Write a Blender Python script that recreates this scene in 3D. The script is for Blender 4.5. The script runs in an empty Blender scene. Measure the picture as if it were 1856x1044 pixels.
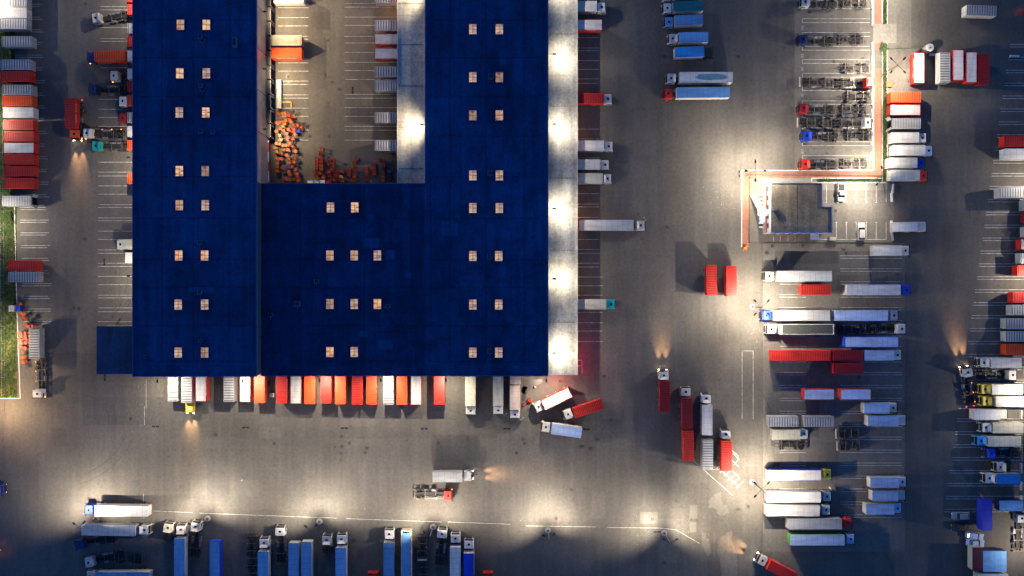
import bpy, math, random
from mathutils import Vector, Matrix
R = math.radians
random.seed(7)
sc = bpy.context.scene
COL = sc.collection
S = 0.14      # metres per photo pixel on the ground
H = 250.0     # camera height

# ---------------------------------------------------------------- camera
cd = bpy.data.cameras.new('camera'); cam = bpy.data.objects.new('camera', cd); COL.objects.link(cam)
cam.location = (0, 0, H); cam.rotation_euler = (0, 0, 0)
cd.lens = 36 * H / (1856 * S); cd.sensor_width = 36; cd.clip_start = 1; cd.clip_end = 4000
sc.camera = cam

# ---------------------------------------------------------------- sky (dusk) and an added faint blue directional lamp for soft sky glow
w = bpy.data.worlds.new('World'); sc.world = w; w.use_nodes = True
nt = w.node_tree; nt.nodes.clear()
sky = nt.nodes.new('ShaderNodeTexSky'); sky.sky_type = 'NISHITA'; sky.sun_disc = False
sky.sun_elevation = R(3.0); sky.sun_rotation = R(300); sky.ozone_density = 4.8
tint = nt.nodes.new('ShaderNodeMix'); tint.data_type = 'RGBA'; tint.blend_type = 'MULTIPLY'
tint.inputs[0].default_value = 1.0; tint.inputs[7].default_value = (0.62, 0.80, 1.0, 1)
bg = nt.nodes.new('ShaderNodeBackground'); bg.inputs[1].default_value = 0.095
wo = nt.nodes.new('ShaderNodeOutputWorld')
nt.links.new(sky.outputs[0], tint.inputs[6]); nt.links.new(tint.outputs[2], bg.inputs[0]); nt.links.new(bg.outputs[0], wo.inputs[0])
sd = bpy.data.lights.new('sky_glow_sun', 'SUN'); sky_glow_sun = bpy.data.objects.new('sky_glow_sun', sd); COL.objects.link(sky_glow_sun)
sd.energy = 0.004; sd.angle = R(20); sd.color = (0.35, 0.5, 1.0); sky_glow_sun.rotation_euler = (R(60), 0, R(30))
sc.view_settings.view_transform = 'Standard'; sc.view_settings.look = 'None'
sc.view_settings.exposure = 2.5; sc.view_settings.gamma = 1.0
sc.cycles.use_light_tree = True
sc.cycles.max_bounces = 5; sc.cycles.diffuse_bounces = 3; sc.cycles.glossy_bounces = 2
sc.cycles.sample_clamp_indirect = 3.0

def P(px, py, z=0.0):
    """real x, y of a point that stands at height z and shows at photo pixel (px, py)"""
    k = S * (H - z) / H
    return ((px - 928) * k, (522 - py) * k)
def G(px, py): return ((px - 928) * S, (522 - py) * S)

# ---------------------------------------------------------------- materials
MATS = {}
def pmat(name, col, rough=0.5, metal=0.0, grunge=0.3, scale=0.7, emit=None, es=1.0, bump=0.0, spec=0.4, streak=False):
    if name in MATS: return MATS[name]
    m = bpy.data.materials.new(name); m.use_nodes = True; t = m.node_tree; b = t.nodes['Principled BSDF']
    N, L = t.nodes.new, t.links.new
    b.inputs['Roughness'].default_value = rough; b.inputs['Metallic'].default_value = metal
    b.inputs['Specular IOR Level'].default_value = spec
    b.inputs['Base Color'].default_value = (*col, 1)
    if grunge > 0:
        tc = N('ShaderNodeTexCoord'); oi = N('ShaderNodeObjectInfo')
        mu = N('ShaderNodeMath'); mu.operation = 'MULTIPLY'; mu.inputs[1].default_value = 91.0; L(oi.outputs['Random'], mu.inputs[0])
        ad = N('ShaderNodeVectorMath'); ad.operation = 'ADD'; L(tc.outputs['Object'], ad.inputs[0]); L(mu.outputs[0], ad.inputs[1])
        sv = N('ShaderNodeMapping')
        if streak: sv.inputs['Scale'].default_value = (0.35, 1.4, 1.0)
        L(ad.outputs[0], sv.inputs['Vector'])
        n = N('ShaderNodeTexNoise'); n.inputs['Scale'].default_value = scale; n.inputs['Detail'].default_value = 6; n.inputs['Roughness'].default_value = 0.65
        L(sv.outputs[0], n.inputs['Vector'])
        r = N('ShaderNodeValToRGB'); r.color_ramp.elements[0].position = 0.3; r.color_ramp.elements[1].position = 0.62
        d = 1 - grunge
        r.color_ramp.elements[0].color = (col[0]*d*0.95, col[1]*d*0.92, col[2]*d*0.88, 1); r.color_ramp.elements[1].color = (*col, 1)
        L(n.outputs[0], r.inputs[0])
        hv = N('ShaderNodeHueSaturation'); mr = N('ShaderNodeMapRange')
        mr.inputs['To Min'].default_value = 0.82; mr.inputs['To Max'].default_value = 1.12
        L(oi.outputs['Random'], mr.inputs['Value']); L(mr.outputs[0], hv.inputs['Value'])
        L(r.outputs[0], hv.inputs['Color']); L(hv.outputs[0], b.inputs['Base Color'])
        rr = N('ShaderNodeMapRange'); rr.inputs['To Min'].default_value = min(1, rough+0.2); rr.inputs['To Max'].default_value = max(0.05, rough-0.1)
        L(n.outputs[0], rr.inputs['Value']); L(rr.outputs[0], b.inputs['Roughness'])
        if bump > 0:
            bp = N('ShaderNodeBump'); bp.inputs['Strength'].default_value = bump; bp.inputs['Distance'].default_value = 0.05
            L(n.outputs[0], bp.inputs['Height']); L(bp.outputs[0], b.inputs['Normal'])
    if emit:
        b.inputs['Emission Color'].default_value = (*emit, 1); b.inputs['Emission Strength'].default_value = es
    MATS[name] = m
    return m

PAINT = dict(red=(.50,.022,.014), orange=(.66,.075,.014), dark_red=(.25,.008,.014), maroon=(.09,.008,.015), white=(.52,.515,.50), cream=(.48,.46,.37),
             silver=(.36,.37,.39), grey=(.34,.35,.36), blue=(.01,.045,.50), dark_blue=(.008,.02,.11), sky_blue=(.03,.25,.62), teal=(.01,.34,.33),
             yellow=(.66,.50,.06), green=(.08,.34,.03), pink=(.55,.44,.38), black=(.02,.02,.022), light_blue=(.36,.46,.66), dusk_blue=(.13,.30,.54), deep_blue=(.015,.03,.40),  # light_blue and the roof blue paint sky glow into white roofs, besides blue things
             dark_teal=(.01,.13,.16))
def paint(c): return pmat('paint_' + c, PAINT[c], 0.42, 0, 0.32, 0.55, streak=True)
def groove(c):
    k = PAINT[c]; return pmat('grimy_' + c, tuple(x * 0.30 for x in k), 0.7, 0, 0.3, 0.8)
def steel(): return pmat('dark_steel', (.05,.048,.05), 0.55, 0.3, 0.5, 2.0)
def frame_m(): return pmat('chassis_paint', (.05,.042,.038), 0.55, 0.2, 0.5, 1.6)
def rail_m(): return pmat('galvanised_rail', (.19,.165,.15), 0.5, 0.4, 0.5, 1.6)
def alu(): return pmat('aluminium_tank', (.36,.36,.38), 0.3, 0.6, 0.15, 2.0)
def rubber(): return pmat('tyre_rubber', (.022,.022,.024), 0.85, 0, 0.3, 3)
def rimm(): return pmat('wheel_rim', (.35,.34,.34), 0.4, 0.6, 0.3, 3)
def glass(): return pmat('cab_glass', (.012,.016,.022), 0.08, 0, 0, spec=0.8)
def plastic(): return pmat('black_plastic', (.016,.016,.018), 0.6, 0, 0.3, 3)
def amber(): return pmat('marker_amber', (.8,.25,.02), 0.4, 0, 0, emit=(1,.30,.03), es=2.2)
def tail(): return pmat('tail_red', (.6,.01,.01), 0.3, 0, 0, emit=(1,.03,.03), es=0.01)
def tail_on(): return pmat('tail_red_lit', (.6,.01,.01), 0.3, 0, 0, emit=(1,.04,.04), es=2)
def hl(): return pmat('headlight_off', (.7,.7,.72), 0.15, 0, 0)
def hl_on(): return pmat('headlight_lit', (.9,.9,.9), 0.2, 0, 0, emit=(1,.85,.6), es=12)
def galv(): return pmat('galvanised_steel', (.20,.20,.21), 0.5, 0.5, 0.3, 2)
def conc_block(): return pmat('cast_concrete', (.58,.57,.54), 0.85, 0, 0.3, 2)
def letter(): return pmat('white_lettering', (.80,.78,.76), 0.5, 0, 0.15, 3)

# ---------------------------------------------------------------- mesh builder
class MB:
    def __init__(s): s.v = []; s.f = []; s.m = []; s.mats = []
    def mi(s, m):
        if m not in s.mats: s.mats.append(m)
        return s.mats.index(m)
    def box(s, x0, x1, y0, y1, z0, z1, m, top=None):
        b = len(s.v); k = s.mi(m); t = k if top is None else s.mi(top)
        s.v += [(x0,y0,z0),(x1,y0,z0),(x1,y1,z0),(x0,y1,z0),(x0,y0,z1),(x1,y0,z1),(x1,y1,z1),(x0,y1,z1)]
        s.f += [(b,b+3,b+2,b+1),(b,b+1,b+5,b+4),(b+1,b+2,b+6,b+5),(b+2,b+3,b+7,b+6),(b+3,b,b+4,b+7),(b+4,b+5,b+6,b+7)]
        s.m += [k]*5 + [t]; return s
    def cbox(s, cx, cy, sx, sy, z0, z1, m, top=None): return s.box(cx-sx/2, cx+sx/2, cy-sy/2, cy+sy/2, z0, z1, m, top)
    def obox(s, cx, cy, sx, sy, z0, z1, ang, m):
        b = len(s.v); s.cbox(0, 0, sx, sy, z0, z1, m); c, n = math.cos(ang), math.sin(ang)
        for i in range(b, b+8):
            x, y, z = s.v[i]; s.v[i] = (cx+x*c-y*n, cy+x*n+y*c, z)
        return s
    def quad(s, pts, m):
        b = len(s.v); s.v += list(pts); s.f.append(tuple(range(b, b+len(pts)))); s.m.append(s.mi(m)); return s
    def loft(s, rings, m, cap=True, topm=None):
        k = s.mi(m); n = len(rings[0]); b = len(s.v)
        for r in rings: s.v += [tuple(p) for p in r]
        for i in range(len(rings)-1):
            for j in range(n):
                a, c = b+i*n+j, b+i*n+(j+1) % n
                s.f.append((a, c, c+n, a+n)); s.m.append(k)
        if cap:
            s.f.append(tuple(b+j for j in reversed(range(n)))); s.m.append(k)
            s.f.append(tuple(b+(len(rings)-1)*n+j for j in range(n))); s.m.append(k if topm is None else s.mi(topm))
        return s
    def tube(s, p0, p1, r0, m, r1=None, n=8):
        p0, p1 = Vector(p0), Vector(p1); d = (p1-p0).normalized(); r1 = r0 if r1 is None else r1
        u = d.orthogonal().normalized(); q = d.cross(u)
        rg = [[p + (u*math.cos(2*math.pi*i/n) + q*math.sin(2*math.pi*i/n))*r for i in range(n)] for p, r in ((p0, r0), (p1, r1))]
        return s.loft(rg, m)
    def build(s, name, parent=None, smooth=False):
        me = bpy.data.meshes.new(name); me.from_pydata(s.v, [], s.f)
        for m in s.mats: me.materials.append(m)
        me.polygons.foreach_set('material_index', s.m)
        if smooth: me.polygons.foreach_set('use_smooth', [True]*len(s.f))
        me.update()
        o = bpy.data.objects.new(name, me); COL.objects.link(o); o.parent = parent
        return o
def rrect(x0, x1, y0, y1, z, r, n=2):
    out = []
    for cx, cy, a0 in ((x1-r, y1-r, 0), (x0+r, y1-r, 90), (x0+r, y0+r, 180), (x1-r, y0+r, 270)):
        for i in range(n+1):
            a = R(a0 + 90*i/n); out.append((cx+r*math.cos(a), cy+r*math.sin(a), z))
    return out
def empty(name):
    o = bpy.data.objects.new(name, None); o.empty_display_size = 0.5; COL.objects.link(o); return o
def dup(o, parent=None):
    c = o.copy(); COL.objects.link(c); c.parent = parent
    for ch in CH.get(o.name, []): dup(ch, c)
    return c
CH = {}
def register(root):
    for o in [root] + list(root.children_recursive): CH[o.name] = list(o.children)
def struct(o): o['kind'] = 'structure'; return o
def tag(o, label, cat, group=None):
    o['label'] = label; o['category'] = cat
    if group: o['group'] = group
    return o
REG = []
CACHE = {}
def place(key, maker, x, y, ang, look, cat, phrase, axis, z=0.0, sc_=1.0):
    """first use builds the thing, later uses copy it with its parts"""
    if key not in CACHE:
        o = maker(); register(o); CACHE[key] = o
    else: o = dup(CACHE[key])
    o.location = (x, y, z); o.rotation_euler = (0, 0, R(ang))
    if sc_ != 1.0: o.scale = (sc_,)*3
    REG.append((o, look, cat, phrase, axis)); return o
ORD = 'first second third fourth fifth sixth seventh eighth ninth tenth eleventh twelfth thirteenth fourteenth fifteenth sixteenth seventeenth eighteenth nineteenth twentieth'.split()
ORD += ['twenty '+o for o in ORD[:9]] + ['thirtieth'] + ['thirty '+o for o in ORD[:9]] + ['fortieth'] + ['forty '+o for o in ORD[:9]]
def write_labels():
    fam = {}
    for r in REG: fam.setdefault((r[1], r[3]), []).append(r)
    for (look, phrase), rs in fam.items():
        ax = rs[0][4]
        rs.sort(key=lambda r: r[0].matrix_basis.translation[0] if ax == 'left' else -r[0].matrix_basis.translation[1])
        for i, r in enumerate(rs):
            o = r[0]
            if len(rs) == 1: lab = f'{look} {phrase}'
            elif len(rs) == 2: lab = (('left' if ax == 'left' else 'upper') if i == 0 else ('right' if ax == 'left' else 'lower')) + f' one of two: {look} {phrase}'
            else: lab = f'{ORD[i]} {look} from the {"left" if ax == "left" else "top"} {phrase}'
            tag(o, lab, r[2], f'{r[2]}s {phrase}')
    groups = {}
    for o in COL.objects:
        if o.parent is None and 'group' in o: groups.setdefault(o['group'], []).append(o)
    for g, v in groups.items():
        if len(v) == 1: del v[0]['group']

# ---------------------------------------------------------------- vehicle parts
def wheel(parent, x, y, r=0.5, w_=0.3):
    n = 14
    t = MB(); t.tube((0,-w_/2,0), (0,w_/2,0), r, rubber(), n=n)
    o = t.build('wheel', parent); o.location = (x, y, r)
    q = MB(); s_ = 1 if y > 0 else -1
    q.tube((0, s_*w_/2, 0), (0, s_*(w_/2+0.02), 0), r*0.58, rimm(), n=12)
    q.build('rim', o)
def cab(parent, col, x, style='high', lit=False, hatch=True, door=0, markers=False):
    """cab centred at local x, facing +X, 2.3 m long"""
    c = paint(col); m = MB()
    m.loft([rrect(x-1.05, x+1.12, -1.18, 1.18, .55, .12), rrect(x-1.05, x+1.20, -1.24, 1.24, 1.1, .16),
            rrect(x-1.05, x+1.16, -1.24, 1.24, 1.75, .2), rrect(x-1.02, x+.92, -1.18, 1.18, 2.7, .22), rrect(x-.98, x+.80, -1.08, 1.08, 2.92, .2)], c)
    m.box(x-1.0, x-.4, -1.27, 1.27, .45, .54, plastic())
    body = m.build('cab', parent)
    g = MB()
    g.quad([(x+1.172, -1.03, 1.8), (x+1.172, 1.03, 1.8), (x+.962, .98, 2.62), (x+.962, -.98, 2.62)], glass()); g.build('windshield', body)
    for s_ in (-1, 1):
        g = MB(); g.box(x-.15, x+.85, s_*1.243-.006, s_*1.243+.006, 1.65, 2.3, glass()); g.build('side_window', body)
    if hatch:
        g = MB(); g.box(x-.22, x+.26, -.29, .29, 2.921, 2.955, plastic()); g.box(x-.18, x+.22, -.25, .25, 2.956, 2.975, glass()); g.build('roof_hatch', body)
    if style == 'high':
        m = MB()
        for s_ in (-1, 1):
            m.loft([[(x-1.0, s_*1.02, 2.90), (x-.30, s_*.72, 2.90), (x-.34, s_*.66, 2.90), (x-1.0, s_*.90, 2.90)],
                    [(x-1.0, s_*1.02, 3.62), (x-.52, s_*.70, 3.0), (x-.56, s_*.64, 3.0), (x-1.0, s_*.90, 3.62)]], c)
        m.loft([[(x-1.0,-.98,2.95),(x-.40,-.66,2.93),(x-.40,.66,2.93),(x-1.0,.98,2.95)], [(x-1.0,-.98,3.66),(x-.98,-.66,3.66),(x-.98,.66,3.66),(x-1.0,.98,3.66)]], c)
        m.build('roof_deflector', parent)
    m = MB(); m.box(x+1.13, x+1.30, -1.22, 1.22, .45, .92, plastic()); m.box(x+1.205, x+1.22, -.8, .8, 1.0, 1.6, plastic()); m.build('bumper', parent)
    m = MB(); m.box(x+.98, x+1.14, -1.05, 1.05, 2.70, 2.80, plastic()); m.build('sun_visor', parent)
    for s_ in (-1, 1):
        m = MB(); m.tube((x+.95, s_*1.22, 2.45), (x+1.12, s_*1.52, 2.45), .03, plastic(), n=6); m.cbox(x+1.14, s_*1.5, .12, .26, 1.75, 2.45, plastic()); m.build('mirror', parent)
        m = MB(); m.box(x+1.28, x+1.33, s_*.98-.17, s_*.98+.17, .62, .84, hl_on() if lit else hl())
        h = m.build('headlight', parent)
        if lit:
            spot(h, (x+1.45, s_*.98, .95), (x+19, s_*.6, 0.0), 2600*lit, (1,.55,.26), 36, 1.0, 0.08, 'headlight_beam')
    if door:
        m = MB(); m.obox(x+1.15, door*1.75, 1.1, .08, .9, 2.4, R(door*-60+180), c); m.build('open_door', parent)
    if markers:
        for s_ in (-1, 1):
            m = MB(); m.cbox(x+.9, s_*1.28, .22, .10, 1.2, 1.36, amber()); m.build('marker_lamp', parent)
def spot(parent, loc, target, power, col, size, blend=1.0, rad=0.12, name='lamp_light'):
    l = bpy.data.lights.new(name, 'SPOT'); l.energy = power; l.color = col; l.spot_size = R(size); l.spot_blend = blend; l.shadow_soft_size = rad
    o = bpy.data.objects.new(name, l); COL.objects.link(o); o.parent = parent
    o.location = loc; o.rotation_euler = (Vector(target)-Vector(loc)).to_track_quat('-Z', 'Y').to_euler(); return o
def point(parent, loc, power, col, rad=0.1, name='lamp_light'):
    l = bpy.data.lights.new(name, 'POINT'); l.energy = power; l.color = col; l.shadow_soft_size = rad
    o = bpy.data.objects.new(name, l); COL.objects.link(o); o.parent = parent; o.location = loc; return o
def lettering(parent, side, L, z):
    """two illegible white words along a container side, as stroke marks"""
    rnd = random.Random(3); m = MB(); x = -L/2+1.4
    for word in (7, 8):
        for k in range(word):
            w_ = .2; y0, y1 = (side*1.278-.004, side*1.278+.004)
            m.box(x, x+.06, y0, y1, z, z+.42, letter())
            if rnd.random() < .7: m.box(x+.06, x+w_, y0, y1, z+.34, z+.42, letter())
            if rnd.random() < .6: m.box(x+.06, x+w_, y0, y1, z+.16, z+.24, letter())
            if rnd.random() < .5: m.box(x+w_-.05, x+w_, y0, y1, z, z+.34, letter())
            x += w_+.09
        x += .4
    m.build('lettering', parent)
def cargo_body(name, parent, L, roof, side, corr, z0, z1, W_=2.55, seams=True, band=None):
    m = MB(); rm, sm = paint(roof), paint(side); x0, x1 = -L/2, L/2; y = W_/2
    if corr:
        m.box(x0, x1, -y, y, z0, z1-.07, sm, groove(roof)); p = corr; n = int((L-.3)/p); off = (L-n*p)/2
        m.box(x0, x1, -y, -y+.09, z1-.07, z1, rm); m.box(x0, x1, y-.09, y, z1-.07, z1, rm)
        m.box(x0, x0+off*.6, -y+.09, y-.09, z1-.069, z1-.001, rm); m.box(x1-off*.6, x1, -y+.09, y-.09, z1-.069, z1-.001, rm)
        for i in range(n):
            a = x0+off+i*p+.12*p; m.box(a, a+.58*p, -y+.09, y-.09, z1-.068, z1-.012, rm)
            for s_ in (-1, 1): m.box(a, a+.5*p, s_*(y+.012)-.012, s_*(y+.012)+.012, z0+.12, z1-.2, sm)
    else:
        m.box(x0, x1, -y, y, z0, z1-.03, sm, rm)
        fr = sm if side in ('red', 'orange', 'blue', 'deep_blue') else rm
        for s_ in (-1, 1): m.box(x0, x1, s_*y-.04, s_*y+.04, z1-.10, z1, fr)
        for e in (x0, x1): m.cbox(e, 0, .08, W_-.09, z1-.10, z1-.002, fr)
        if seams:
            k = max(3, int(L/1.25)); 
            for i in range(1, k): m.cbox(x0+L*i/k, 0, .035, W_-.1, z1-.03, z1-.02, groove(roof))
        for e in (-1, 1):
            for f in (.16, .40):
                m.cbox(e*L*f, y-.16, .09, .09, z1-.029, z1+.03, plastic()); m.cbox(e*L*f, -y+.16, .09, .09, z1-.029, z1+.03, plastic())
        for i in range(1, 6):
            for s_ in (-1, 1): m.cbox(x0+L*i/6, s_*(y+.01), .05, .02, z0+.1, z1-.15, sm)
    if band:
        for a, b_, c in band: m.box(x0+a*L, x0+b_*L, -y+.06, y-.06, z1-.012, z1+.004, paint(c))
    return m.build(name, parent)
def rear_doors(parent, L, z0, z1, col):
    x = -L/2
    for s_ in (-1, 1):
        m = MB(); m.box(x-.05, x-.001, min(s_*.02, s_*1.22), max(s_*.02, s_*1.22), z0+.06, z1-.12, paint(col))
        for k in (.35, .9): m.tube((x-.08, s_*k, z0+.1), (x-.08, s_*k, z1-.15), .025, rail_m(), n=6)
        m.build('door', parent)
LB = 7.45
def container(roof, side=None, corr=0.0, legs=True, text=False, L=LB, end=None, z0=1.15, open_end=False):
    side = side or roof
    def mk():
        r = empty('cargo_container'); z1 = z0+2.78
        if open_end:
            m = MB(); y = 1.275; x0, x1 = -L/2, L/2; sm = paint(side)
            m.box(x0, x1, -y, -y+.06, z0, z1-.07, sm); m.box(x0, x1, y-.06, y, z0, z1-.07, sm); m.box(x0, x0+.06, -y+.06, y-.06, z0, z1-.07, sm)
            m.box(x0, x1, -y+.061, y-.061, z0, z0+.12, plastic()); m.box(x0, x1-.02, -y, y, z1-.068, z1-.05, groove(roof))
            n = int(L/corr)
            for i in range(n): m.box(x0+i*corr, x0+(i+.6)*corr, -y, y, z1-.049, z1, paint(roof))
            m.build('body', r)
            for s_ in (-1, 1):
                m = MB(); m.obox(x1+.15, s_*1.33, .9, .05, z0+.05, z1-.1, R(s_*60), paint(side)); m.build('door', r)
        else:
            cargo_body('body', r, L, roof, side, corr, z0, z1)
            rear_doors(r, L, z0, z1, end or side)
        m = MB()
        for s_ in (-1, 1): m.box(-L/2+.1, L/2-.1, s_*.5-.08, s_*.5+.08, z0-.16, z0-.001, steel())
        for i in range(5): m.cbox(-L/2+.5+(L-1)*i/4, 0, .12, 2.4, z0-.12, z0-.003, steel())
        m.build('underframe', r)
        if legs:
            for a in (-1, 1):
                for s_ in (-1, 1):
                    m = MB(); m.cbox(a*(L/2-1.1), s_*1.16, .12, .12, 0, z0-.12, steel()); m.cbox(a*(L/2-1.1), s_*1.16, .3, .3, 0, .03, steel())
                    m.tube((a*(L/2-1.1), s_*1.16, .25), (a*(L/2-2.0), s_*1.1, z0-.13), .035, steel(), n=6); m.build('support_leg', r)
        if text:
            for s_ in (-1, 1): lettering(r, s_, L, z1-.75)
        return r
    return (('cont', roof, side, corr, legs, text, L, end, z0, open_end), mk)
def chassis_rails(r, x0, x1, bars=True, tr=False, lit=False):
    m = MB(); rm = frame_m()
    for s_ in (-1, 1): m.box(x0, x1, s_*.42-.06, s_*.42+.06, .72, .98, rm)
    n = int((x1-x0)/1.1)
    for i in range(n+1): m.cbox(x0+.1+(x1-x0-.2)*i/n, 0, .09, .72, .76, .94, rm)
    m.box(x0+.8, x1-.4, -.35, .35, .45, .759, plastic()); m.build('frame_rails', r)
    if bars:
        for i in range(4):
            m = MB(); xx = x0+.25+(x1-x0-1.0)*i/3
            m.cbox(xx, 0, .14, 2.44, .985, 1.09, rail_m())
            for s_ in (-1, 1): m.cbox(xx, s_*1.13, .3, .16, 1.091, 1.16, rail_m())
            m.build('cross_beam', r)
        for s_ in (-1, 1):
            m = MB(); m.box(x0+.3, x1-.7, s_*1.16-.035, s_*1.16+.035, .99, 1.06, rail_m()); m.build('side_rail', r)
    m = MB(); m.cbox(x0-.06, 0, .1, 2.4, .5, .66, rail_m()); m.build('rear_bumper', r)
    for s_ in (-1, 1):
        m = MB(); m.cbox(x0-.13, s_*.98, .05, .34, .54, .66, tail_on() if lit else tail()); m.build('tail_lamp', r)
def mudguard(r, x, y, w_=.34):
    m = MB(); n = 5
    for i in range(n):
        a, b = math.pi*(.12+.76*i/n), math.pi*(.12+.76*(i+1)/n)
        m.quad([(x+.6*math.cos(a), y-w_/2, .5+.6*math.sin(a)), (x+.6*math.cos(b), y-w_/2, .5+.6*math.sin(b)), (x+.6*math.cos(b), y+w_/2, .5+.6*math.sin(b)), (x+.6*math.cos(a), y+w_/2, .5+.6*math.sin(a))], plastic())
    m.build('mudguard', r)
def chassis_truck(col, style='high', lit=0, L=LB, markers=False, hatch=True, door=0):
    """bare swap-body carrier; origin under the middle of the load"""
    def mk():
        r = empty('chassis_truck')
        chassis_rails(r, -L/2+.1, L/2+1.6, lit=bool(lit))
        cab(r, col, L/2+1.45, style, lit, hatch, door, markers)
        for y in (-1.05, 1.05):
            wheel(r, L/2+1.6, y, .5, .32); wheel(r, -L/2+2.6, y*.97, .5, .56)
            wheel(r, -L/2+1.3, y*.97, .5, .4); mudguard(r, -L/2+2.6, y*.97, .58)
        m = MB(); m.tube((.9,-1.0,.72), (2.3,-1.0,.72), .3, alu(), n=12); m.build('fuel_tank', r)
        m = MB(); m.cbox(1.5, 1.0, 1.2, .55, .45, 1.0, alu())
        for k in range(5): m.cbox(1.05+k*.22, 1.0, .05, .56, 1.001, 1.03, plastic())
        m.build('battery_box', r)
        m = MB(); m.cbox(-.2, .98, .9, .5, .5, .92, plastic()); m.tube((-.2,-1.0,.65), (.6,-1.0,.65), .22, alu(), n=10); m.build('air_tank', r)
        if markers:
            for k in range(3):
                m = MB(); m.cbox(-L/2+1+k*2.4, -1.22, .2, .1, .9, 1.05, amber()); m.build('marker_lamp', r)
        return r
    return (('chas', col, style, lit, L, markers, hatch, door), mk)
def drawbar_trailer(L=7.0, bumper='rail'):
    def mk():
        r = empty('drawbar_trailer'); chassis_rails(r, -L/2, L/2)
        m = MB(); m.tube((L/2, .5, .8), (L/2+1.7, .06, .75), .06, frame_m()); m.tube((L/2, -.5, .8), (L/2+1.7, -.06, .75), .06, frame_m()); m.cbox(L/2+1.75, 0, .25, .2, .68, .82, steel()); m.build('drawbar', r)
        for x in (-L/2+1.3, -L/2+2.55, L/2-.9):
            for y in (-1.0, 1.0): wheel(r, x, y, .46, .4); mudguard(r, x, y, .42)
        m = MB(); m.tube((L/2-1.9,0,.85), (L/2-1.4,0,.85), .3, steel(), n=12); m.box(-.25, L/2-1.6, -.08, .08, .72, .86, steel()); m.cbox(.2, 0, .9, .5, .6, .9, steel()); m.build('brake_unit', r)
        if bumper == 'bar':
            m = MB(); m.cbox(-L/2-.2, 0, .3, 2.45, .95, 1.25, pmat('tail_board', (.6,.52,.4), .6)); m.build('tail_board', r)
        return r
    return (('trl', L, bumper), mk)
def box_truck(ccol, roof, side=None, L=7.2, corr=0.0, style='low', W_=2.5, band=None, door=0, lit=0, hatch=True, z1=3.85, end=None, markers=False, spoil=False):
    side = side or roof
    def mk():
        r = empty('box_truck'); z0 = 1.1
        chassis_rails(r, -L/2+.15, L/2+1.4, bars=False, lit=bool(lit))
        cargo_body('cargo_box', r, L, roof, side, corr, z0, z1, W_, band=band)
        rear_doors(r, L, z0, z1, end or side)
        cab(r, ccol, L/2+1.30, style, lit, hatch, door, markers)
        for y in (-1.05, 1.05): wheel(r, L/2+1.35, y, .48, .3); wheel(r, -L/2+1.8, y*.97, .48, .52)
        m = MB(); m.tube((.6,-1.0,.68), (1.9,-1.0,.68), .28, alu(), n=12); m.build('fuel_tank', r)
        return r
    return (('box', ccol, roof, side, L, corr, style, W_, str(band), door, lit, hatch, z1, end, markers), mk)
def semi_truck(ccol, roof, side=None, L=13.3, style='high', tractor=True, corr=0.0, opentop=False, end=None, door=0, band=None, hatch=True, patch=None, z1=3.95):
    side = side or roof
    def mk():
        r = empty('semi_truck' if tractor else 'semi_trailer'); z0 = 1.2
        if opentop:
            m = MB(); y = 1.275; x0, x1 = -L/2, L/2; sm = paint(side)
            m.box(x0, x1, -y, -y+.12, z0, z1, sm); m.box(x0, x1, y-.12, y, z0, z1, sm); m.box(x0, x0+.14, -y+.12, y-.12, z0, z1, sm); m.box(x1-.5, x1, -y+.12, y-.12, z0, z1, sm)
            m.box(x0+.14, x1-.5, -y+.12, y-.12, z0, z1-.25, pmat('tarpaulin_net', (.06,.065,.06), .8, 0, .6, 3, bump=.6)); m.build('cargo_box', r)
        else:
            cargo_body('cargo_box', r, L, roof, side, corr, z0, z1, band=band); rear_doors(r, L, z0, z1, end or side)
        if patch:
            m = MB(); rnd = random.Random(5); n = 22; pts = []
            for i in range(n):
                a = 2*math.pi*i/n; q = 1+.12*rnd.uniform(-1, 1); pts.append((-1.4+4.0*math.cos(a)*q, -.1+.8*math.sin(a)*q, z1-.008))
            m.quad(pts, pmat('teal_emblem', (.12,.26,.34), .5, 0, .3)); m.build('roof_emblem', r)
        m = MB()
        for s_ in (-1, 1): m.box(-L/2+.2, L/2-.3, s_*.5-.07, s_*.5+.07, 1.0, 1.19, steel())
        m.build('trailer_frame', r)
        m = MB(); m.cbox(-L/2+.02, 0, .1, 2.4, .45, .62, rail_m()); m.build('rear_bumper', r)
        for s_ in (-1, 1):
            m = MB(); m.cbox(-L/2-.06, s_*.98, .06, .34, .66, .8, tail()); m.build('tail_lamp', r)
            m = MB(); m.cbox(L/2-3.0, s_*.9, .14, .14, .05, 1.0, steel()); m.build('landing_leg', r)
        for x in (-L/2+1.6, -L/2+2.9, -L/2+4.2):
            for y in (-1.05, 1.05): wheel(r, x, y, .48, .38)
        if tractor:
            m = MB()
            for s_ in (-1, 1): m.box(L/2-2.4, L/2+2.2, s_*.42-.06, s_*.42+.06, .7, .96, frame_m())
            m.build('frame_rails', r)
            cab(r, ccol, L/2+1.95, style, 0, hatch, door)
            for y in (-1.05, 1.05): wheel(r, L/2+2.05, y, .5, .32); wheel(r, L/2-1.2, y*.97, .5, .56)
            m = MB(); m.tube((L/2-.2,-1.0,.7), (L/2+.7,-1.0,.7), .3, alu(), n=12); m.build('fuel_tank', r)
        return r
    return (('semi', ccol, roof, side, L, style, tractor, corr, opentop, end, door, str(band), hatch, bool(patch), z1), mk)
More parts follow.
